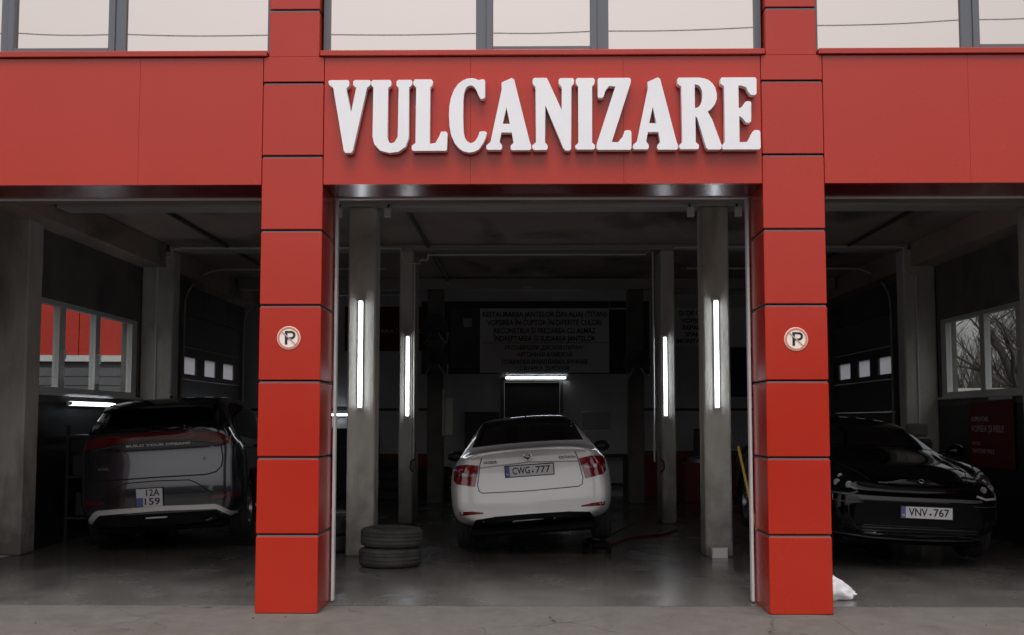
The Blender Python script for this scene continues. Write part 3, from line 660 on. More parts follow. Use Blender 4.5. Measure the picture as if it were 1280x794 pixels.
# plastic bag by the right pillar
bm = bmesh.new(); bmesh.ops.create_icosphere(bm, subdivisions=4, radius=1)
for v in bm.verts:
    c = v.co.copy(); n_ = noise.noise(c*2.1+Vector((3, 1, 0)))*.28+noise.noise(c*5)*.10
    c = c*(1+n_)
    x = c.x; taper = 1-.55*max(0, min(1, (x+.2)/1.2))
    v.co = Vector((x*.165, c.y*.13*taper, max(0, .085*taper*1.1+c.z*.115*taper)))
tag(obj('plastic_bag', bm, 'bag', None, True), 'crumpled white plastic bag on the floor beside the right red pillar', 'bag').location = (2.47, .82, .0)
# red air hose and jack by the white car
pts = []
for i in range(26):
    u = i/25; pts.append((.72+1.15*u+.05*math.sin(u*9), 4.9+2.6*u+.25*math.sin(u*6), .014))
tag(tubeobj('air_hose', pts, .013, 'darkcloth', None, 8), 'red air hose lying on the floor right of the white car', 'hose')
t = thing('floor_jack', 'black trolley jack with long dark handle under the right rear of the white car', 'jack', (.66, 4.55, 0))
bx('frame', 'matte', -.11, .11, -.3, .3, .07, .14, t, .015)
tubeobj('handle', [(.0, -.2, .14), (.5, .9, .26)], .012, 'black', t)
bm = bmesh.new(); lathe(bm, [(.15, .0001), (.15, .05), (.28, .05), (.28, .0001)], 16, 'Z', False); obj('saddle', bm, 'metal', t)
for sx in (-1, 1):
    for sy in (-1, 1):
        bm = bmesh.new(); lathe(bm, [(-.02, .0001), (-.02, .04), (.02, .04), (.02, .0001)], 16, 'X', False); o = obj('wheel', bm, 'matte', t); o.location = (sx*.13, sy*.25, .042)
for x, y in ((1.62, 6.1), (1.25, 5.25), (-.4, 3.0)):
    pass
# red sign under the right window + things beside it
t = thing('sign_board', 'dark red sign board with pale lettering under the right window', 'sign', (5.86, 6.35, 1.32))
bx('board', 'darkcloth', -.02, .0, -.75, .75, -.42, .42, t)
for s_, z, sz, wd, y_ in (('ACUMULATOARE', .20, .09, .62, .36), ('VOPSEA ȘI PIELE', .07, .12, 1.15, .10), ('AUTO', -.12, .07, .3, .52), ('TAPIȚERIE PIELE', -.22, .08, .80, .27)):
    text('lettering', s_, sz, 'mauve', t, (-.024, y_, z), rot=(R(90), 0, R(-90)), width=wd)
bm = bmesh.new(); tube(bm, [(5.83, 5.6, 1.78), (5.83, 6.3, 1.78)], .02, 8)
tag(obj('unlit_tube', bm, 'plastic_white'), 'short unlit strip lamp under the right window sill', 'lamp')
t = thing('office_chair', 'black chair with pale grey headrest beside the red sign board', 'chair', (5.25, 7.4, 0))
bx('backrest', 'dark', -.22, .22, .1, .18, .62, 1.25, t, .04); bx('seat', 'dark', -.24, .24, -.3, .12, .46, .54, t, .03)
bx('headrest', 'wall', -.15, .15, .06, .14, 1.28, 1.46, t, .03); tubeobj('post', [(0, -.08, .06), (0, -.08, .46)], .03, 'metal', t)
for k in range(5):
    a = 2*math.pi*k/5; tubeobj('leg', [(0, -.08, .08), (.27*math.cos(a), -.08+.27*math.sin(a), .05)], .018, 'black', t)
# dark shelving with things under the left window
t = thing('storage_rack', 'dark metal storage rack under the left window', 'rack', (-5.55, 6.4, 0))
for z in (.3, .8, 1.3): bx('shelf', 'dark', -.25, .2, -1.0, 1.0, z, z+.025, t)
for sx in (-.23, .18):
    for sy in (-.97, .97): bx('leg', 'black', sx-.02, sx+.02, sy-.02, sy+.02, 0, 1.45, t)
for i, (y, z, w_, h_) in enumerate(((5.7, .325, .3, .3), (6.3, .325, .4, .25), (6.9, .325, .3, .34), (5.6, .825, .35, .25), (6.2, .825, .3, .3), (6.8, .825, .4, .22))):
    o = bx('storage_crate', ['dark', 'black', 'redboard'][i % 3], -5.72, -5.42, y-w_/2, y+w_/2, z+.001, z+h_, None, .01)
    tag(o, ['dark grey crate on the lower shelf of the left rack, end nearest the openings', 'black crate in the middle of the lower shelf of the left rack', 'dark red crate at the far end of the lower shelf of the left rack', 'dark grey crate on the upper shelf of the left rack, end nearest the openings', 'black crate in the middle of the upper shelf of the left rack', 'dark red crate at the far end of the upper shelf of the left rack'][i], 'crate', 'crates on the left rack')

# ------------------------------------------------------------------ cars
def section(s):
    zb, hb, hs, zs, hbelt, zbelt, ht, zt = s
    return [(0, zb), (hb*.6, zb), (hb, zb+.02), (hs*.985, zb+.15), (hs, zs), (hs*.99, zs+(zbelt-zs)*.55), (hbelt+.02, zbelt-.03), (hbelt-.03, zbelt+.02),
            (hbelt*.45+ht*.55, zbelt*.45+zt*.55), (ht+.02, zt-.06), (ht*.9, zt-.012), (ht*.5, zt+.008), (0, zt+.014)]
def car_body(stations, prof, mt, parent, wheels, wr, name='body'):
    """stations: (y, blend of the end profile, section params); prof(z): how far that end bulges back at height z"""
    bm = bmesh.new(); rings = []
    for (y, k, s) in stations:
        h = section(s); ring = [(x, z) for x, z in h]+[(-x, z) for x, z in h[-2:0:-1]]
        rings.append([bm.verts.new((x, y+k*prof(x, z), z)) for x, z in ring])
    n = len(rings[0]); hn = len(section(stations[0][2]))
    for i in range(len(rings)-1):
        for k in range(n): bm.faces.new((rings[i][k], rings[i][(k+1) % n], rings[i+1][(k+1) % n], rings[i+1][k]))
    for ring in (rings[0], rings[-1]):
        for i in range(0, hn-1):
            r0, r1 = ring[i], ring[i+1]; l0, l1 = ring[(n-i) % n], ring[n-i-1]
            f = [r0, r1, l1, l0]; u = []
            for v in f:
                if v not in u: u.append(v)
            if len(u) > 2: bm.faces.new(u)
    o = obj(name, bm, mt, parent, True)
    sub(o, 2)
    if wheels:
        b2 = bmesh.new()
        for (y, z) in wheels:
            for s in (-1, 1):
                b3 = bmesh.new(); lathe(b3, [(-.2, .0001), (-.2, wr+.045), (.2, wr+.045), (.2, .0001)], 32, 'X', False)
                for v in b3.verts: v.co += Vector((s*.84, y, z))
                tmp = bpy.data.meshes.new('t'); b3.to_mesh(tmp); b3.free(); b2.from_mesh(tmp)
        cut = obj('cut', b2, None, parent); cut.hide_render = True
        md = o.modifiers.new('b', 'BOOLEAN'); md.object = cut; md.operation = 'DIFFERENCE'; md.solver = 'EXACT'
        bake(o); bpy.data.objects.remove(cut)
    else: bake(o)
    o.data.polygons.foreach_set('use_smooth', [True]*len(o.data.polygons)); o.data.set_sharp_from_angle(angle=R(38))
    bm = bmesh.new(); bm.from_mesh(o.data); bvh = BVHTree.FromBMesh(bm)
    return o, bvh, bm
def patch(name, bvh, poly, mt, parent, axis='y', off=.004, thick=.01, grid=.045, holes=None, s=1, ring=None):
    """cut a flat outline out of the body's surface: grid it, throw it on to the body along the axis, give it thickness"""
    from mathutils.geometry import tessellate_polygon
    bm = bmesh.new(); vec = [[Vector((a, b, 0)) for a, b in poly]]
    fl = [bm.verts.new((v.x, v.y, 0)) for v in vec[0]]
    for tri in tessellate_polygon(vec): bm.faces.new([fl[i] for i in tri])
    us = [p[0] for p in poly]; vs = [p[1] for p in poly]
    for lo, hi, no in ((min(us), max(us), (1, 0, 0)), (min(vs), max(vs), (0, 1, 0))):
        c = lo+grid
        while c < hi:
            bmesh.ops.bisect_plane(bm, geom=bm.verts[:]+bm.edges[:]+bm.faces[:], plane_co=(no[0]*c, no[1]*c, 0), plane_no=no); c += grid
    bmesh.ops.remove_doubles(bm, verts=bm.verts[:], dist=1e-5)
    last = None
    for v in bm.verts:
        u, w_ = v.co.x, v.co.y
        if axis == 'y': org, dr = Vector((u, -3, w_)), Vector((0, 1, 0))
        elif axis == 'x': org, dr = Vector((3*s, u, w_)), Vector((-s, 0, 0))
        else: org, dr = Vector((u, w_, 4)), Vector((0, 0, -1))
        loc, nn, _, _ = bvh.ray_cast(org, dr)
        if loc is None: loc, nn, _, _ = bvh.find_nearest(org+dr*(3.2 if axis == 'y' else 2.2)); 
        if nn.dot(dr) > 0: nn = -nn
        v.co = loc+nn*off
    bmesh.ops.recalc_face_normals(bm, faces=bm.faces[:])
    avg = sum((f.normal*f.calc_area() for f in bm.faces), Vector())
    if avg.dot(dr) > 0: bmesh.ops.reverse_faces(bm, faces=bm.faces[:])
    r = bmesh.ops.solidify(bm, geom=bm.faces[:], thickness=thick)
    return obj(name, bm, mt, parent, angle=40)
def ribbon(name, bvh, pts, width, mt, parent, axis='y', off=.003, s=1, thick=.004):
    """thin strip on the surface following pts"""
    out = []
    P_ = [Vector(p) for p in pts]
    dense = []
    for i in range(len(P_)-1):
        k = max(1, int((P_[i+1]-P_[i]).length/.04))
        for j in range(k): dense.append(P_[i].lerp(P_[i+1], j/k))
    dense.append(P_[-1]); L_, R_ = [], []
    for i, p in enumerate(dense):
        d = (dense[min(i+1, len(dense)-1)]-dense[max(i-1, 0)]).normalized(); nrm = Vector((-d.y, d.x))*width/2
        L_.append(p+nrm); R_.append(p-nrm)
    bm = bmesh.new()
    def hit(q):
        if axis == 'y': org, dr = Vector((q.x, -3, q.y)), Vector((0, 1, 0))
        elif axis == 'x': org, dr = Vector((3*s, q.x, q.y)), Vector((-s, 0, 0))
        else: org, dr = Vector((q.x, q.y, 4)), Vector((0, 0, -1))
        loc, nn, _, _ = bvh.ray_cast(org, dr)
        if loc is None: loc, nn, _, _ = bvh.find_nearest(org+dr*(3.2 if axis == 'y' else 2.2))
        if nn.dot(dr) > 0: nn = -nn
        return bm.verts.new(loc+nn*off)
    a = [hit(q) for q in L_]; b = [hit(q) for q in R_]
    for i in range(len(a)-1): bm.faces.new((a[i], b[i], b[i+1], a[i+1]))
    bmesh.ops.recalc_face_normals(bm, faces=bm.faces[:])
    if sum((f.normal for f in bm.faces), Vector()).dot({'y': Vector((0, 1, 0)), 'x': Vector((-s, 0, 0)), 'z': Vector((0, 0, -1))}[axis]) > 0: bmesh.ops.reverse_faces(bm, faces=bm.faces[:])
    bmesh.ops.solidify(bm, geom=bm.faces[:], thickness=thick)
    return obj(name, bm, mt, parent)
def rpoly(cx, cz, w, h, r=.0, n=4):
    if r <= 0: return [(cx-w/2, cz-h/2), (cx+w/2, cz-h/2), (cx+w/2, cz+h/2), (cx-w/2, cz+h/2)]
    o = []
    for (sx, sz, a0) in ((1, -1, -90), (1, 1, 0), (-1, 1, 90), (-1, -1, 180)):
        for k in range(n+1):
            a = R(a0+90*k/n); o.append((cx+sx*(w/2-r)+r*math.cos(a), cz+sz*(h/2-r)+r*math.sin(a)))
    return o
def wheel(parent, x, y, z, r, w_=.22):
    s = 1 if x > 0 else -1
    wh = bpy.data.objects.new('wheel', None); C.objects.link(wh); wh.parent = parent; wh.location = (x, y, z)
    bm = bmesh.new(); h = w_/2; ri = r*.68
    lathe(bm, [(-h*.8, ri), (-h, ri+.03), (-h*.95, r-.03), (-h*.7, r), (-.04, r), (-.036, r-.008), (-.028, r-.008), (-.024, r), (.024, r), (.028, r-.008), (.036, r-.008), (.04, r), (h*.7, r), (h*.95, r-.03), (h, ri+.03), (h*.8, ri)], 40, 'X')
    obj('tyre', bm, mat_r, wh, angle=35)
    bm = bmesh.new(); lathe(bm, [(-h*.8, ri), (-h*.8, ri-.02), (s*h*.2, ri-.05), (h*.8, ri-.02), (h*.8, ri)], 32, 'X')
    for k in range(5):
        a = 2*math.pi*k/5; mt = Matrix.Rotation(a, 4, 'X'); box(bm, s*h*.55-.015, s*h*.55+.015, -.03, .03, .03, ri-.01, .004, mt)
    lathe(bm, [(s*h*.4, .0001), (s*h*.4, .06), (s*h*.72, .05), (s*h*.72, .0001)], 16, 'X', False)
    obj('rim', bm, 'rim', wh, angle=35)
    return wh
mat_r = mat('tyre_black', (.018, .018, .018), .8)
def plate(parent, loc, kind, txt, rx=0, blue=True):
    p = bpy.data.objects.new('number_plate', None)
    wd, ht = (.52, .112) if kind == 'long' else (.29, .20)
    bm = bmesh.new(); box(bm, -wd/2-.01, wd/2+.01, 0, .012, -ht/2-.01, ht/2+.01, .003)
    p = obj('number_plate', bm, 'black', parent); p.location = loc; p.rotation_euler = (rx, 0, 0)
    bx('plate_face', 'plate', -wd/2, wd/2, -.003, -.0005, -ht/2, ht/2, p)
    if kind == 'long':
        bx('blue_band', 'plateblue', -wd/2, -wd/2+.045, -.005, -.0032, -ht/2, ht/2, p)
        text('lettering', 'MD', .03, 'plate', p, (-wd/2+.022, -.006, -.03), width=.03)
        a, b = txt
        text('lettering', a, .105, 'ink', p, (-.09, -.0045, 0), width=.19 if len(a) < 4 else .2, bold=.0015)
        text('lettering', b, .105, 'ink', p, (.145, -.0045, 0), width=.16, bold=.0015)
        bm = bmesh.new(); lathe(bm, [(-.0055, .0001), (-.0055, .012), (-.0032, .012), (-.0032, .0001)], 12, 'Y', False); o = obj('seal', bm, 'dark', p); o.location = (.035, 0, -.015)
    else:
        bx('blue_band', 'plateblue', -wd/2, -wd/2+.075, -.005, -.0032, -ht/2, -ht/2+.10, p)
        text('lettering', txt[0], .105, 'ink', p, (.03, -.0045, .05), width=.15, bold=.0015)
        text('lettering', txt[1], .105, 'ink', p, (.02, -.0045, -.048), width=.17, bold=.0015)
    return p
def mirror(parent, x, y, z, mt, s):
    bm = bmesh.new(); bmesh.ops.create_icosphere(bm, subdivisions=3, radius=1)
    for v in bm.verts: v.co = Vector((v.co.x*.115, v.co.y*.07, (v.co.z*.08 if v.co.z > 0 else v.co.z*.065)))
    for v in bm.verts: v.co += Vector((x, y, z))
    tube(bm, [(x-s*.06, y, z-.02), (x-s*.22, y+.03, z-.05)], .025, 8)
    o = obj('wing_mirror', bm, mt, parent, True)
    return o
def mirror_pts(p): return [(-a, b) for a, b in p]

def hits(bvh, x, z):
    l, n_, _, _ = bvh.ray_cast(Vector((x, -3, z)), Vector((0, 1, 0))); return l
# ---- white saloon, rear view
def white_saloon():
    t = thing('saloon_car', 'white four-door saloon seen from behind in the middle bay, plate CWG 777', 'car', (-.045, 3.62, 0))
    b = bpy.data.objects.new('x', None); bpy.data.objects.remove(b)
    def prof(x, z):
        v = .0
        if z < .42: v = .10*(.42-z)/.15
        elif z < .66: v = 0
        elif z < .72: v = .03*(z-.66)/.06
        elif z < 1.0: v = .03+.055*(z-.72)/.28
        else: v = .085-.10*min(1, (z-1.0)/.12)
        return v+.12*(abs(x)/.8)**3
    st = [(0, 1, (.34, .62, .76, .56, .70, .93, .58, 1.085)), (.05, 1, (.32, .68, .81, .56, .745, .94, .63, 1.10)), (.2, .9, (.28, .74, .865, .58, .80, .95, .67, 1.105)),
          (.45, .4, (.25, .78, .90, .60, .835, .96, .70, 1.12)), (.62, .1, (.25, .78, .905, .62, .84, .97, .68, 1.17)), (1.0, 0, (.22, .78, .905, .62, .845, .97, .585, 1.335)),
          (1.35, 0, (.22, .78, .90, .62, .85, .96, .545, 1.425)), (2.0, 0, (.22, .78, .90, .62, .85, .95, .545, 1.46)), (2.6, 0, (.22, .78, .90, .62, .85, .94, .55, 1.44)),
          (3.2, 0, (.22, .78, .90, .62, .84, .93, .60, 1.20)), (3.6, 0, (.22, .78, .90, .62, .82, .90, .68, 1.0)), (4.2, 0, (.22, .76, .88, .58, .78, .82, .62, .88)),
          (4.5, 0, (.25, .70, .80, .54, .70, .74, .55, .80)), (4.66, 0, (.30, .6, .70, .52, .60, .68, .48, .72))]
    o, bvh, bmh = car_body(st, prof, 'whitepaint', t, [(.93, .32), (3.62, .32)], .315)
    # rear window (steep part), seen over the boot lid
    patch('rear_window', bvh, [(-.625, 1.145), (-.3, 1.160), (0, 1.164), (.3, 1.160), (.625, 1.145), (.545, 1.35), (.51, 1.405), (.3, 1.428), (0, 1.434), (-.3, 1.428), (-.51, 1.405), (-.545, 1.35)], 'carglass', t, off=.004)
    for s in (-1, 1):
        patch('side_window', bvh, [(1.05, 1.0), (1.25, 1.30), (1.6, 1.38), (2.5, 1.37), (3.15, 1.02), (2.0, .99)], 'carglass', t, 'x', s=s)
        # tail lamp: C shape in red with clear core
        q = [(.545, .955), (.60, .73), (.80, .765), (.838, .80), (.838, .925), (.815, .955), (.68, .975)]
        if s < 0: q = mirror_pts(q)
        tl = patch('tail_lamp', bvh, q, 'redlens', t, off=.006, thick=.02, grid=.03)
        q = [(.597, .872), (.603, .845), (.67, .838), (.73, .852), (.745, .880), (.725, .884), (.66, .866)]
        if s < 0: q = mirror_pts(q)
        c = patch('lamp_core', bvh, q, 'clearlens', tl, off=.0085, thick=.004, grid=.03)
        q = [(.53, .435), (.53, .45), (.66, .468), (.79, .470), (.79, .43)]
        if s < 0: q = mirror_pts(q)
        patch('reflector', bvh, q, 'redlens', t, off=.005)
        mirror(t, s*.955, 2.95, 1.0, 'black', s)
    # boot lid gap
    ribbon('boot_gap', bvh, [(-.50, 1.06), (-.535, .96), (-.575, .74), (-.56, .675), (-.52, .655), (0, .645), (.52, .655), (.56, .675), (.575, .74), (.535, .96), (.50, 1.06)], .009, 'seam', t, off=.0015)
    ribbon('boot_crease_shade', bvh, [(-.55, .925), (0, .955), (.55, .925)], .014, mat('crease_shade', (.35, .34, .34), .4), t, off=.0015)  # grey strip paints in the shade line across the boot lid
    patch('lower_bumper', bvh, [(-.69, .255), (-.62, .375), (-.4, .395), (0, .40), (.4, .395), (.62, .375), (.69, .255), (.4, .25), (-.4, .25)], 'matte', t, off=.012, thick=.02)
    # lip spoiler
    bm = bmesh.new(); pts = []
    for i in range(17):
        x = -.62+1.24*i/16; h_ = hits(bvh, x, 1.07-.04*(abs(x)/.62)**2); pts.append(Vector((x, h_.y+.02, 1.095-.045*(abs(x)/.62)**2.5)))
    rows = [[bm.verts.new(p+Vector(d)) for d in ((0, -.058, .006), (0, -.060, -.006), (0, -.012, -.034), (0, .09, -.02), (0, .10, .008), (0, .03, .014))] for p in pts]
    for i in range(len(rows)-1):
        for k in range(6): bm.faces.new((rows[i][k], rows[i][(k+1) % 6], rows[i+1][(k+1) % 6], rows[i+1][k]))
    bm.faces.new(rows[0]); bm.faces.new(rows[-1][::-1]); obj('boot_spoiler', bm, 'whitepaint', t, angle=30)
    h_ = hits(bvh, 0, .85); plate(t, (0, h_.y-.018, .865), 'long', ('CWG', '777'), R(6))
    h_ = hits(bvh, 0, 1.02)
    bm = bmesh.new(); lathe(bm, [(-.008, .0001), (-.008, .034), (-.012, .036), (-.012, .043), (0, .045), (.02, .0001)], 28, 'Y', False); e = obj('badge', bm, 'dark', t, angle=30); e.location = (-.01, h_.y-.012, 1.015)
    bm = bmesh.new(); lathe(bm, [(-.013, .034), (-.015, .04), (-.013, .045)], 28, 'Y'); o2 = obj('badge_ring', bm, 'chrome', e)
    bm = bmesh.new()                       # winged arrow
    extrude_poly(bm, [[(-.022, -.004), (.010, -.004), (.010, -.012), (.026, 0), (.010, .012), (.010, .005), (-.008, .018), (-.022, .014)]], -.012, -.0085); obj('badge_emblem', bm, 'metal', e)
    for x, s_, w_ in ((-.42, 'ŠKODA', .15), (.42, 'OCTAVIA', .19)):
        h_ = hits(bvh, x, .975); k = 1 if x > 0 else -1
        text('model_lettering', s_, .040, 'greytrim', t, (x, h_.y-.007, .978), rot=(R(90), 0, R(8)*k), width=w_, bold=.001, depth=.002)
    # roof aerial, exhaust, underbody
    bm = bmesh.new(); extrude_poly(bm, [[(0, 0), (.14, 0), (.13, .045), (.09, .05)]], -.012, .012)
    bmesh.ops.rotate(bm, verts=bm.verts[:], cent=(0, 0, 0), matrix=Matrix.Rotation(R(90), 3, 'Z')); a = obj('aerial', bm, 'black', t); a.location = (0, 1.45, 1.445)
    bx('underbody', 'matte', -.70, .70, .25, 4.3, .17, .26, t, .03)
    for x in (-.765, .765):
        for y in (.93, 3.62): wheel(t, x, y, .32, .318)
    t.rotation_euler = (0, R(-4.2), 0); t.location.z = .10
    return t
white_saloon()
# ---- graphite crossover, rear view
def crossover():
    t = thing('crossover_car', 'dark graphite crossover seen from behind in the left bay with full-width red lamp bar', 'car', (-4.26, 4.05, 0))
    def prof(x, z):
        if z < .45: v = .08*(.45-z)/.2
        elif z < .72: v = 0
        elif z < 1.22: v = .03+.05*(z-.72)/.5
        elif z < 1.34: v = .08
        else: v = .08+.42*(z-1.34)/.25
        return v+.16*(abs(x)/.85)**3.2
    st = [(0, 1, (.24, .66, .81, .60, .82, 1.13, .72, 1.30)), (.06, 1, (.235, .74, .87, .60, .86, 1.14, .74, 1.42)), (.24, .9, (.23, .80, .925, .64, .885, 1.16, .70, 1.585)),
          (.5, .3, (.24, .84, .945, .68, .90, 1.15, .68, 1.645)), (.9, 0, (.24, .84, .945, .70, .90, 1.12, .675, 1.67)), (1.5, 0, (.24, .84, .945, .70, .90, 1.09, .675, 1.69)), (2.3, 0, (.24, .84, .94, .70, .90, 1.06, .67, 1.68)),
          (2.9, 0, (.24, .84, .94, .70, .90, 1.04, .67, 1.55)), (3.5, 0, (.24, .84, .94, .70, .88, 1.02, .74, 1.16)), (4.1, 0, (.24, .82, .93, .66, .84, .96, .72, 1.04)), (4.5, 0, (.28, .76, .85, .6, .76, .85, .62, .92)), (4.68, 0, (.32, .66, .74, .56, .64, .74, .52, .8))]
    o, bvh, _ = car_body(st, prof, 'greypaint', t, [(.92, .35), (3.68, .35)], .345)
    patch('rear_window', bvh, [(-.70, 1.295), (0, 1.318), (.70, 1.295), (.62, 1.50), (.55, 1.56), (0, 1.575), (-.55, 1.56), (-.62, 1.50)], 'carglass', t, off=.005)
    for s in (-1, 1):
        patch('side_window', bvh, [(.62, 1.20), (.9, 1.46), (1.4, 1.54), (2.6, 1.5), (3.2, 1.16), (1.8, 1.13)], 'carglass', t, 'x', s=s)
        q = [(.60, 1.14), (.84, 1.12), (.855, 1.155), (.82, 1.185), (.74, 1.225), (.66, 1.255), (.58, 1.262)]
        if s < 0: q = mirror_pts(q)
        patch('tail_lamp', bvh, q, 'dimred', t, off=.010, thick=.02, grid=.035)
        q = [(.60, .50), (.62, .535), (.90, .555), (.90, .51)]
        if s < 0: q = mirror_pts(q)
        patch('reflector', bvh, q, 'dimred', t, off=.006)
        patch('roof_pillar_shade', bvh, [(s*.715, 1.30), (s*.66, 1.47), (s*.60, 1.56), (s*.64, 1.56), (s*.74, 1.42), (s*.80, 1.30)], 'blackpaint', t, off=.006)  # black patch paints the darkness onto the rear roof pillar
        mirror(t, s*1.0, 2.9, 1.14, 'black', s)
    patch('lamp_bar', bvh, [(-.60, 1.145), (-.4, 1.185), (0, 1.205), (.4, 1.185), (.60, 1.145), (.60, 1.255), (.3, 1.28), (0, 1.288), (-.3, 1.28), (-.60, 1.255)], 'darkred', t, off=.008, thick=.015)
    ribbon('bar_trim', bvh, [(-.72, 1.11), (-.45, 1.15), (0, 1.18), (.45, 1.15), (.72, 1.11)], .008, 'greytrim', t, off=.006)
    ribbon('tailgate_gap', bvh, [(-.70, 1.08), (-.735, .90), (-.72, .80), (-.66, .765), (0, .775), (.55, .775), (.66, .80), (.72, .86), (.735, .95), (.72, 1.08)], .014, 'seam', t, off=.002)
    ribbon('bumper_edge', bvh, [(-.62, .56), (-.44, .69), (-.36, .725), (0, .735), (.36, .725), (.44, .69), (.62, .56)], .011, 'seam', t, off=.002)
    # silver skid trim: bar with turned-down ends
    patch('skid_trim', bvh, [(-.80, .31), (-.72, .415), (-.67, .44), (0, .455), (.64, .44), (.69, .42), (.84, .33), (.78, .31), (.65, .385), (0, .40), (-.65, .385), (-.74, .30)], 'silver', t, off=.02, thick=.03, grid=.04)
    patch('lower_bumper', bvh, [(-.74, .25), (-.66, .37), (.66, .37), (.74, .25)], 'matte', t, off=.01, thick=.02)
    bx('fog_strip', 'silver', -.10, .14, .0, .02, .325, .345, t, .006)
    h_ = hits(bvh, -.07, .56); plate(t, (-.08, h_.y-.018, .555), 'square', ('12A', '159'), R(2))
    h_ = hits(bvh, 0, 1.12); text('model_lettering', 'BUILD YOUR DREAMS', .035, 'plastic_white', t, (.02, h_.y-.012, 1.14), width=.72, bold=.001, depth=.003)
    h_ = hits(bvh, .5, 1.0); text('model_lettering', 'S', .05, 'chrome', t, (.53, h_.y-.012, .955), rot=(R(90), 0, R(10)), depth=.003, bold=.004)
    h_ = hits(bvh, -.62, .93); text('model_lettering', 'SONG', .04, 'metal', t, (-.60, h_.y-.012, .895), rot=(R(90), 0, R(-10)), width=.12, depth=.003)
    # roof spoiler
    bm = bmesh.new(); rows = []
    for i in range(13):
        x = -.62+1.24*i/12; e = (abs(x)/.62)**3
        prof_ = [(.26+.10*e, 1.555-.03*e), (.25+.10*e, 1.58-.03*e), (.45, 1.635-.035*e), (.72, 1.672-.04*e), (.72, 1.60-.04*e)]
        rows.append([bm.verts.new((x, y, z)) for y, z in prof_])
    for i in range(12):
        for k in range(5): bm.faces.new((rows[i][k], rows[i][(k+1) % 5], rows[i+1][(k+1) % 5], rows[i+1][k]))
    bm.faces.new(rows[0]); bm.faces.new(rows[-1][::-1]); obj('roof_spoiler', bm, 'blackpaint', t, angle=40)
    bm = bmesh.new(); extrude_poly(bm, [[(0, 0), (.14, 0), (.13, .05), (.09, .055)]], -.012, .012)
    bmesh.ops.rotate(bm, verts=bm.verts[:], cent=(0, 0, 0), matrix=Matrix.Rotation(R(90), 3, 'Z')); a = obj('aerial', bm, 'black', t); a.location = (0, .95, 1.66)
    bx('underbody', 'matte', -.72, .72, .25, 4.3, .17, .25, t, .03)
    for x in (-.80, .80):
        for y in (.92, 3.68): wheel(t, x, y, .35, .345, .23)
    t.rotation_euler = (0, R(-3.2), R(3.5)); t.location.z = .09
crossover()
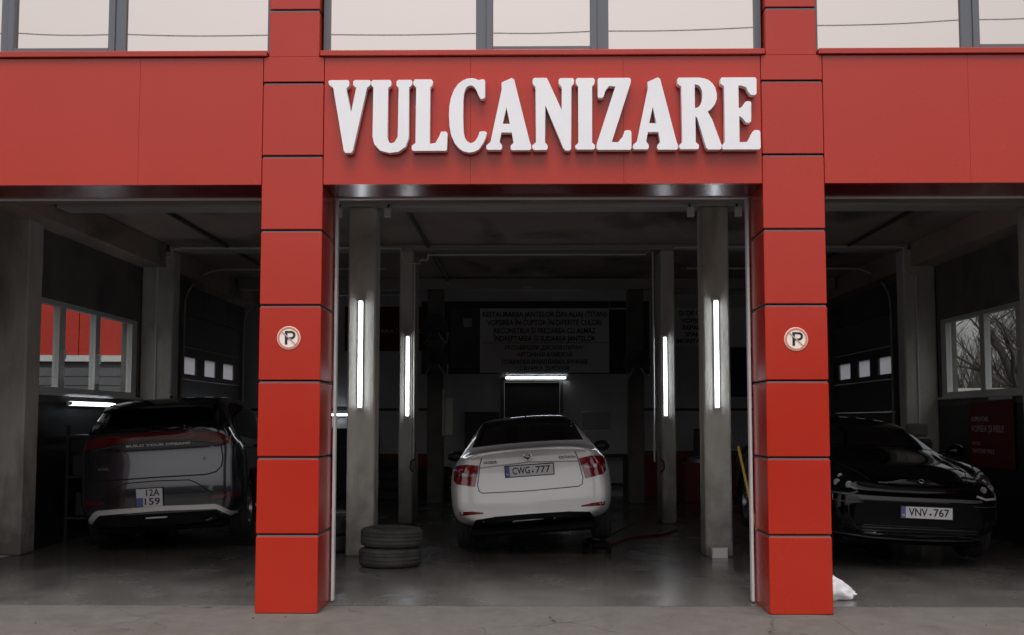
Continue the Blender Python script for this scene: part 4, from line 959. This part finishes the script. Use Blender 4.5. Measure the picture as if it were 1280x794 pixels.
# ---- black car, front view
def black_car():
    t = thing('black_car', 'glossy black car seen from the front in the right bay, plate VNV 767', 'car', (3.78, 2.55, 0))
    def prof(x, z):
        if z < .32: v = .06
        elif z < .62: v = 0
        elif z < .80: v = .02+.12*(z-.62)/.18
        else: v = .14+.30*(z-.80)/.15
        return v+.26*(abs(x)/.85)**2.6
    st = [(0, 1, (.26, .62, .78, .52, .74, .70, .50, .80)), (.08, .95, (.22, .70, .84, .52, .80, .76, .56, .86)), (.30, .55, (.20, .80, .91, .56, .87, .84, .60, .925)),
          (.65, .15, (.20, .84, .95, .60, .90, .93, .62, .965)), (1.2, 0, (.20, .84, .955, .64, .90, .985, .64, 1.03)), (1.62, 0, (.20, .84, .955, .66, .89, 1.0, .68, 1.10)),
          (2.05, 0, (.20, .84, .955, .68, .89, 1.01, .64, 1.30)), (2.5, 0, (.20, .84, .955, .68, .89, 1.02, .60, 1.43)), (3.1, 0, (.20, .84, .955, .68, .89, 1.03, .60, 1.455)), (3.8, 0, (.20, .84, .955, .68, .88, 1.04, .59, 1.42)),
          (4.3, 0, (.22, .82, .94, .70, .85, 1.04, .60, 1.28)), (4.7, 0, (.28, .74, .86, .68, .76, 1.0, .60, 1.1)), (4.8, 0, (.32, .66, .78, .64, .70, .96, .56, 1.04))]
    o, bvh, _ = car_body(st, prof, 'blackpaint', t, [(.92, .34), (3.75, .34)], .34)
    patch('windscreen', bvh, [(-.72, 1.10), (-.3, 1.125), (0, 1.13), (.3, 1.125), (.72, 1.10), (.60, 1.33), (.54, 1.395), (0, 1.425), (-.54, 1.395), (-.60, 1.33)], 'carglass', t, off=.004)
    for s in (-1, 1):
        patch('side_window', bvh, [(1.85, 1.07), (2.5, 1.40), (3.2, 1.43), (3.9, 1.37), (4.2, 1.10), (3.0, 1.06)], 'carglass', t, 'x', s=s)
        # headlamp, teardrop up the wing
        q = [(.60, .66), (.70, .632), (.84, .645), (.885, .70), (.87, .79), (.80, .86), (.70, .885), (.66, .84), (.62, .74)]
        if s < 0: q = mirror_pts(q)
        hl = patch('headlamp', bvh, q, 'carglass', t, off=.005, thick=.02, grid=.03)
        q = [(.60, .655), (.70, .625), (.845, .638), (.892, .70), (.875, .70), (.835, .658), (.70, .645), (.61, .672)]
        if s < 0: q = mirror_pts(q)
        patch('running_light', bvh, q, 'silver' if s > 0 else 'greytrim', hl, off=.009, thick=.006, grid=.03)  # glint put into the colour: right outline pale, left kept dim
        for (a, z, r_) in ((.69, .73, .035), (.79, .745, .035), (.745, .81, .025)):
            h_ = hits(bvh, s*a, z)
            bm = bmesh.new(); lathe(bm, [(-.006, .0001), (-.012, r_*.6), (-.010, r_), (.01, r_), (.01, .0001)], 18, 'Y', False); e = obj('lens', bm, 'glasslens', hl, angle=40); e.location = (s*a, h_.y-.006, z)
        q = [(.66, .30), (.68, .42), (.86, .45), (.86, .34)]
        if s < 0: q = mirror_pts(q)
        patch('air_intake', bvh, q, 'matte', t, off=.003)
        ribbon('intake_trim', bvh, [(s*.56, .565), (s*.70, .56), (s*.84, .575)],   .007, 'greytrim', t, off=.006)
        mirror(t, s*1.01, 1.78, 1.10, 'blackpaint', s)
        tubeobj('wiper', [(s*.1-.25, 1.56, 1.098), (s*.1+.25, 1.60, 1.108)], .008, 'black', t)
    patch('light_band', bvh, [(-.58, .595), (.58, .595), (.66, .605), (.66, .625), (.4, .628), (-.4, .628), (-.62, .622)], 'greytrim', t, off=.004)
    patch('number_plate_recess', bvh, [(-.66, .35), (-.4, .345), (.4, .345), (.66, .35), (.64, .52), (.58, .585), (-.58, .585), (-.64, .52)], 'matte', t, off=.003)
    patch('lower_grille', bvh, [(-.60, .235), (.60, .235), (.62, .34), (-.62, .34)], 'matte', t, off=.004)
    ribbon('splitter', bvh, [(-.84, .25), (-.5, .225), (0, .215), (.5, .225), (.84, .25)], .012, 'greytrim', t, off=.012, thick=.012)
    for k in range(3): ribbon('grille_bar', bvh, [(-.58, .26+k*.03), (.58, .26+k*.03)], .006, 'black', t, off=.008)
    h_ = hits(bvh, 0.06, .47); plate(t, (.07, h_.y-.02, .485), 'long', ('VNV', '767'), R(-2))
    h_ = hits(bvh, 0, .80); bm = bmesh.new(); lathe(bm, [(-.006, .018), (-.009, .024), (-.006, .03), (0, .024)], 20, 'Y'); e = obj('badge', bm, 'metal', t); e.location = (0, h_.y-.01, .795); e.rotation_euler = (R(-50), 0, 0)
    for s in (-1, 1): ribbon('bonnet_gap', bvh, [(s*.50, .25), (s*.62, .6), (s*.70, 1.2), (s*.73, 1.6)], .008, 'seam', t, 'z', off=.002)
    bx('underbody', 'matte', -.72, .72, .35, 4.4, .15, .22, t, .03)
    for x in (-.81, .81):
        for y in (.92, 3.75): wheel(t, x, y, .345, .342, .23)
    t.rotation_euler = (0, R(2.6), R(3.5)); t.location.z = .10
black_car()

# ------------------------------------------------------------------ outside, seen through the side windows
t = thing('neighbour_building', 'red and grey building seen through the left side window', 'building', (-12.5, 24, 0), R(6))
for k in range(12): bx('panel', 'red', -9+k*1.5+.01, -9+(k+1)*1.5-.01, 0, .1, 3.3, 5.6, t)
bx('roof', 'asphalt', -9, 9, .1, 8, 5.3, 5.5, t)
bx('wall', 'louver', -9, 9, .15, 8, 0, 5.29, t)
bx('string_course', 'wallwhite', -9, 9, -.05, .14, 3.12, 3.29, t)
for k in range(5):
    d = bx('roller_door', 'louver', -8.5+k*3.5, -5.6+k*3.5, .03, .14, 0, 2.95, t)
    for j in range(12): bx('slat', 'louver', -8.48+k*3.5, -5.62+k*3.5, .0, .028, .02+j*.245, .24+j*.245, d)

def tree(x, y, h, seed, label, lean=0):
    rnd = random.Random(seed)
    t = thing('bare_tree', label, 'tree', (x, y, -.06), group='bare trees beyond the right window')
    bt, bb = bmesh.new(), bmesh.new()
    def branch(p, d, ln, r, lev):
        pts = [p]; q = p.copy(); dd = d.copy(); n_ = 5 if lev < 3 else 3; rr = [r]
        for i in range(n_):
            dd = (dd+Vector((rnd.uniform(-.22, .22), rnd.uniform(-.22, .22), rnd.uniform(-.08, .16)))).normalized()
            q = q+dd*ln/n_; pts.append(q.copy()); rr.append(r*(1-.6*(i+1)/n_))
        tube(bt if lev == 0 else bb, pts, rr, 8 if lev == 0 else (5 if lev < 3 else 3), False)
        if lev >= 5 or ln < .2: return
        for k in range(rnd.randint(4, 6)):
            i = rnd.randint(2 if lev == 0 else 1, n_); a = rnd.uniform(0, 2*math.pi); side = Vector((math.cos(a), math.sin(a), rnd.uniform(.1, .8))).normalized()
            branch(pts[i], (dd*.5+side).normalized(), ln*rnd.uniform(.5, .72), rr[i]*.62, lev+1)
    branch(Vector((0, 0, 0)), Vector((lean, 0, 1)).normalized(), h*.5, h*.022, 0)
    obj('trunk', bt, 'bark', t, angle=50); o = obj('crown', bb, 'twig', t)
for i, (x, y, h, ln, lab) in enumerate(((11.2, 17, 8, -.15, 'bare tree with a leaning dark trunk nearest the right window'), (12.6, 24, 8, .1, 'bare tree behind the leaning one, seen through the right window'), (16.5, 30, 9, 0, 'bare tree far beyond the right window, to the right of the others'), (10.6, 29, 8, 0, 'bare tree far beyond the right window, to the left of the others'), (14.2, 20, 7.5, .2, 'bare tree at the right edge of the view through the right window'))):
    tree(x, y, h, 40+i, lab, ln)
bm = bmesh.new(); rnd = random.Random(5)
for i in range(2600):
    x = rnd.uniform(8, 24); y = rnd.uniform(32, 36); p = Vector((x, y, 0)); h = rnd.uniform(1.5, 4.6)
    a = rnd.uniform(-.35, .35); tube(bm, [p, p+Vector((a*h*.5, rnd.uniform(-.2, .2), h*.6)), p+Vector((a*h+rnd.uniform(-.3, .3), 0, h))], [.03, .02, .006], 3, False)
tag(obj('undergrowth', bm, 'twig'), 'dense leafless undergrowth beyond the right window', 'shrubs', kind='stuff')
t = thing('boundary_wall', 'low pale boundary wall seen through the right window', 'wall', (14, 20.5, 0), R(-8))
bx('wall', 'louver', -8, 10, 0, .2, -.06, 2.1, t); bx('coping', 'wallwhite', -8.1, 10.1, -.05, .25, 2.102, 2.3, t)

# unseen buildings added behind the camera to darken reflections and low sky light
for i, (x0, x1, y, h, lab) in enumerate(((-46, -24, -38, 4.4, 'unseen plain grey shed added across the yard, left end'), (-22, -3, -42, 5.0, 'unseen long grey warehouse added across the yard, middle'), (0, 20, -40, 4.6, 'unseen brownish storage hall added across the yard, right of the warehouse'), (23, 48, -38, 4.8, 'unseen dark shed added across the yard, right end'))):
    t = thing('added_yard_building', lab, 'building', ((x0+x1)/2, y, -.06)); hw = (x1-x0)/2
    bx('wall', ['asphalt', 'louver', 'bark', 'louver'][i], -hw, hw, -8, 0, 0, h, t)
    bm = bmesh.new(); extrude_poly(bm, [[(-hw-.4, 0), (hw+.4, 0), (hw-.6, .9), (-hw+.6, .9)]], -8.3, .4); o = obj('roof', bm, 'dark', t); o.location.z = h
    for k in range(int(hw)): 
        bx('window', 'carglass', -hw+1+k*2, -hw+2.1+k*2, .01, .05, h*.5, h*.5+1.2, t)

bm = bmesh.new(); rnd = random.Random(11)
for i in range(130):
    x, y = rnd.uniform(-6, 6), rnd.choice([rnd.uniform(-1.6, .4), rnd.uniform(.3, .5), rnd.uniform(.5, 3.5)]); q = rnd.uniform(.002, .006)
    vs = bmesh.ops.create_icosphere(bm, subdivisions=1, radius=q)['verts']
    for v in vs: v.co = Vector((x+v.co.x*rnd.uniform(.8, 1.7), y+v.co.y, .001+max(0, v.co.z*.8+q*.4)))
tag(obj('grit', bm, 'dark'), 'dark grit and small stones scattered over the threshold', 'grit', kind='stuff')

# overhead cable behind the camera, mirrored in the upper windows
t = thing('overhead_cable', 'thin overhead cable across the yard, mirrored in the upper windows', 'cable', (0, -9.6, 0))
pts = [(x, 0, 7.77+.0018*(x+3.5)**2) for x in range(-30, 31, 2)]
tubeobj('wire', pts, .008, 'wire', t)
for x in (-30, 30): tubeobj('pole', [(x, 0, -.06), (x, 0, pts[0][2]+.6)], .12, 'beam', t)
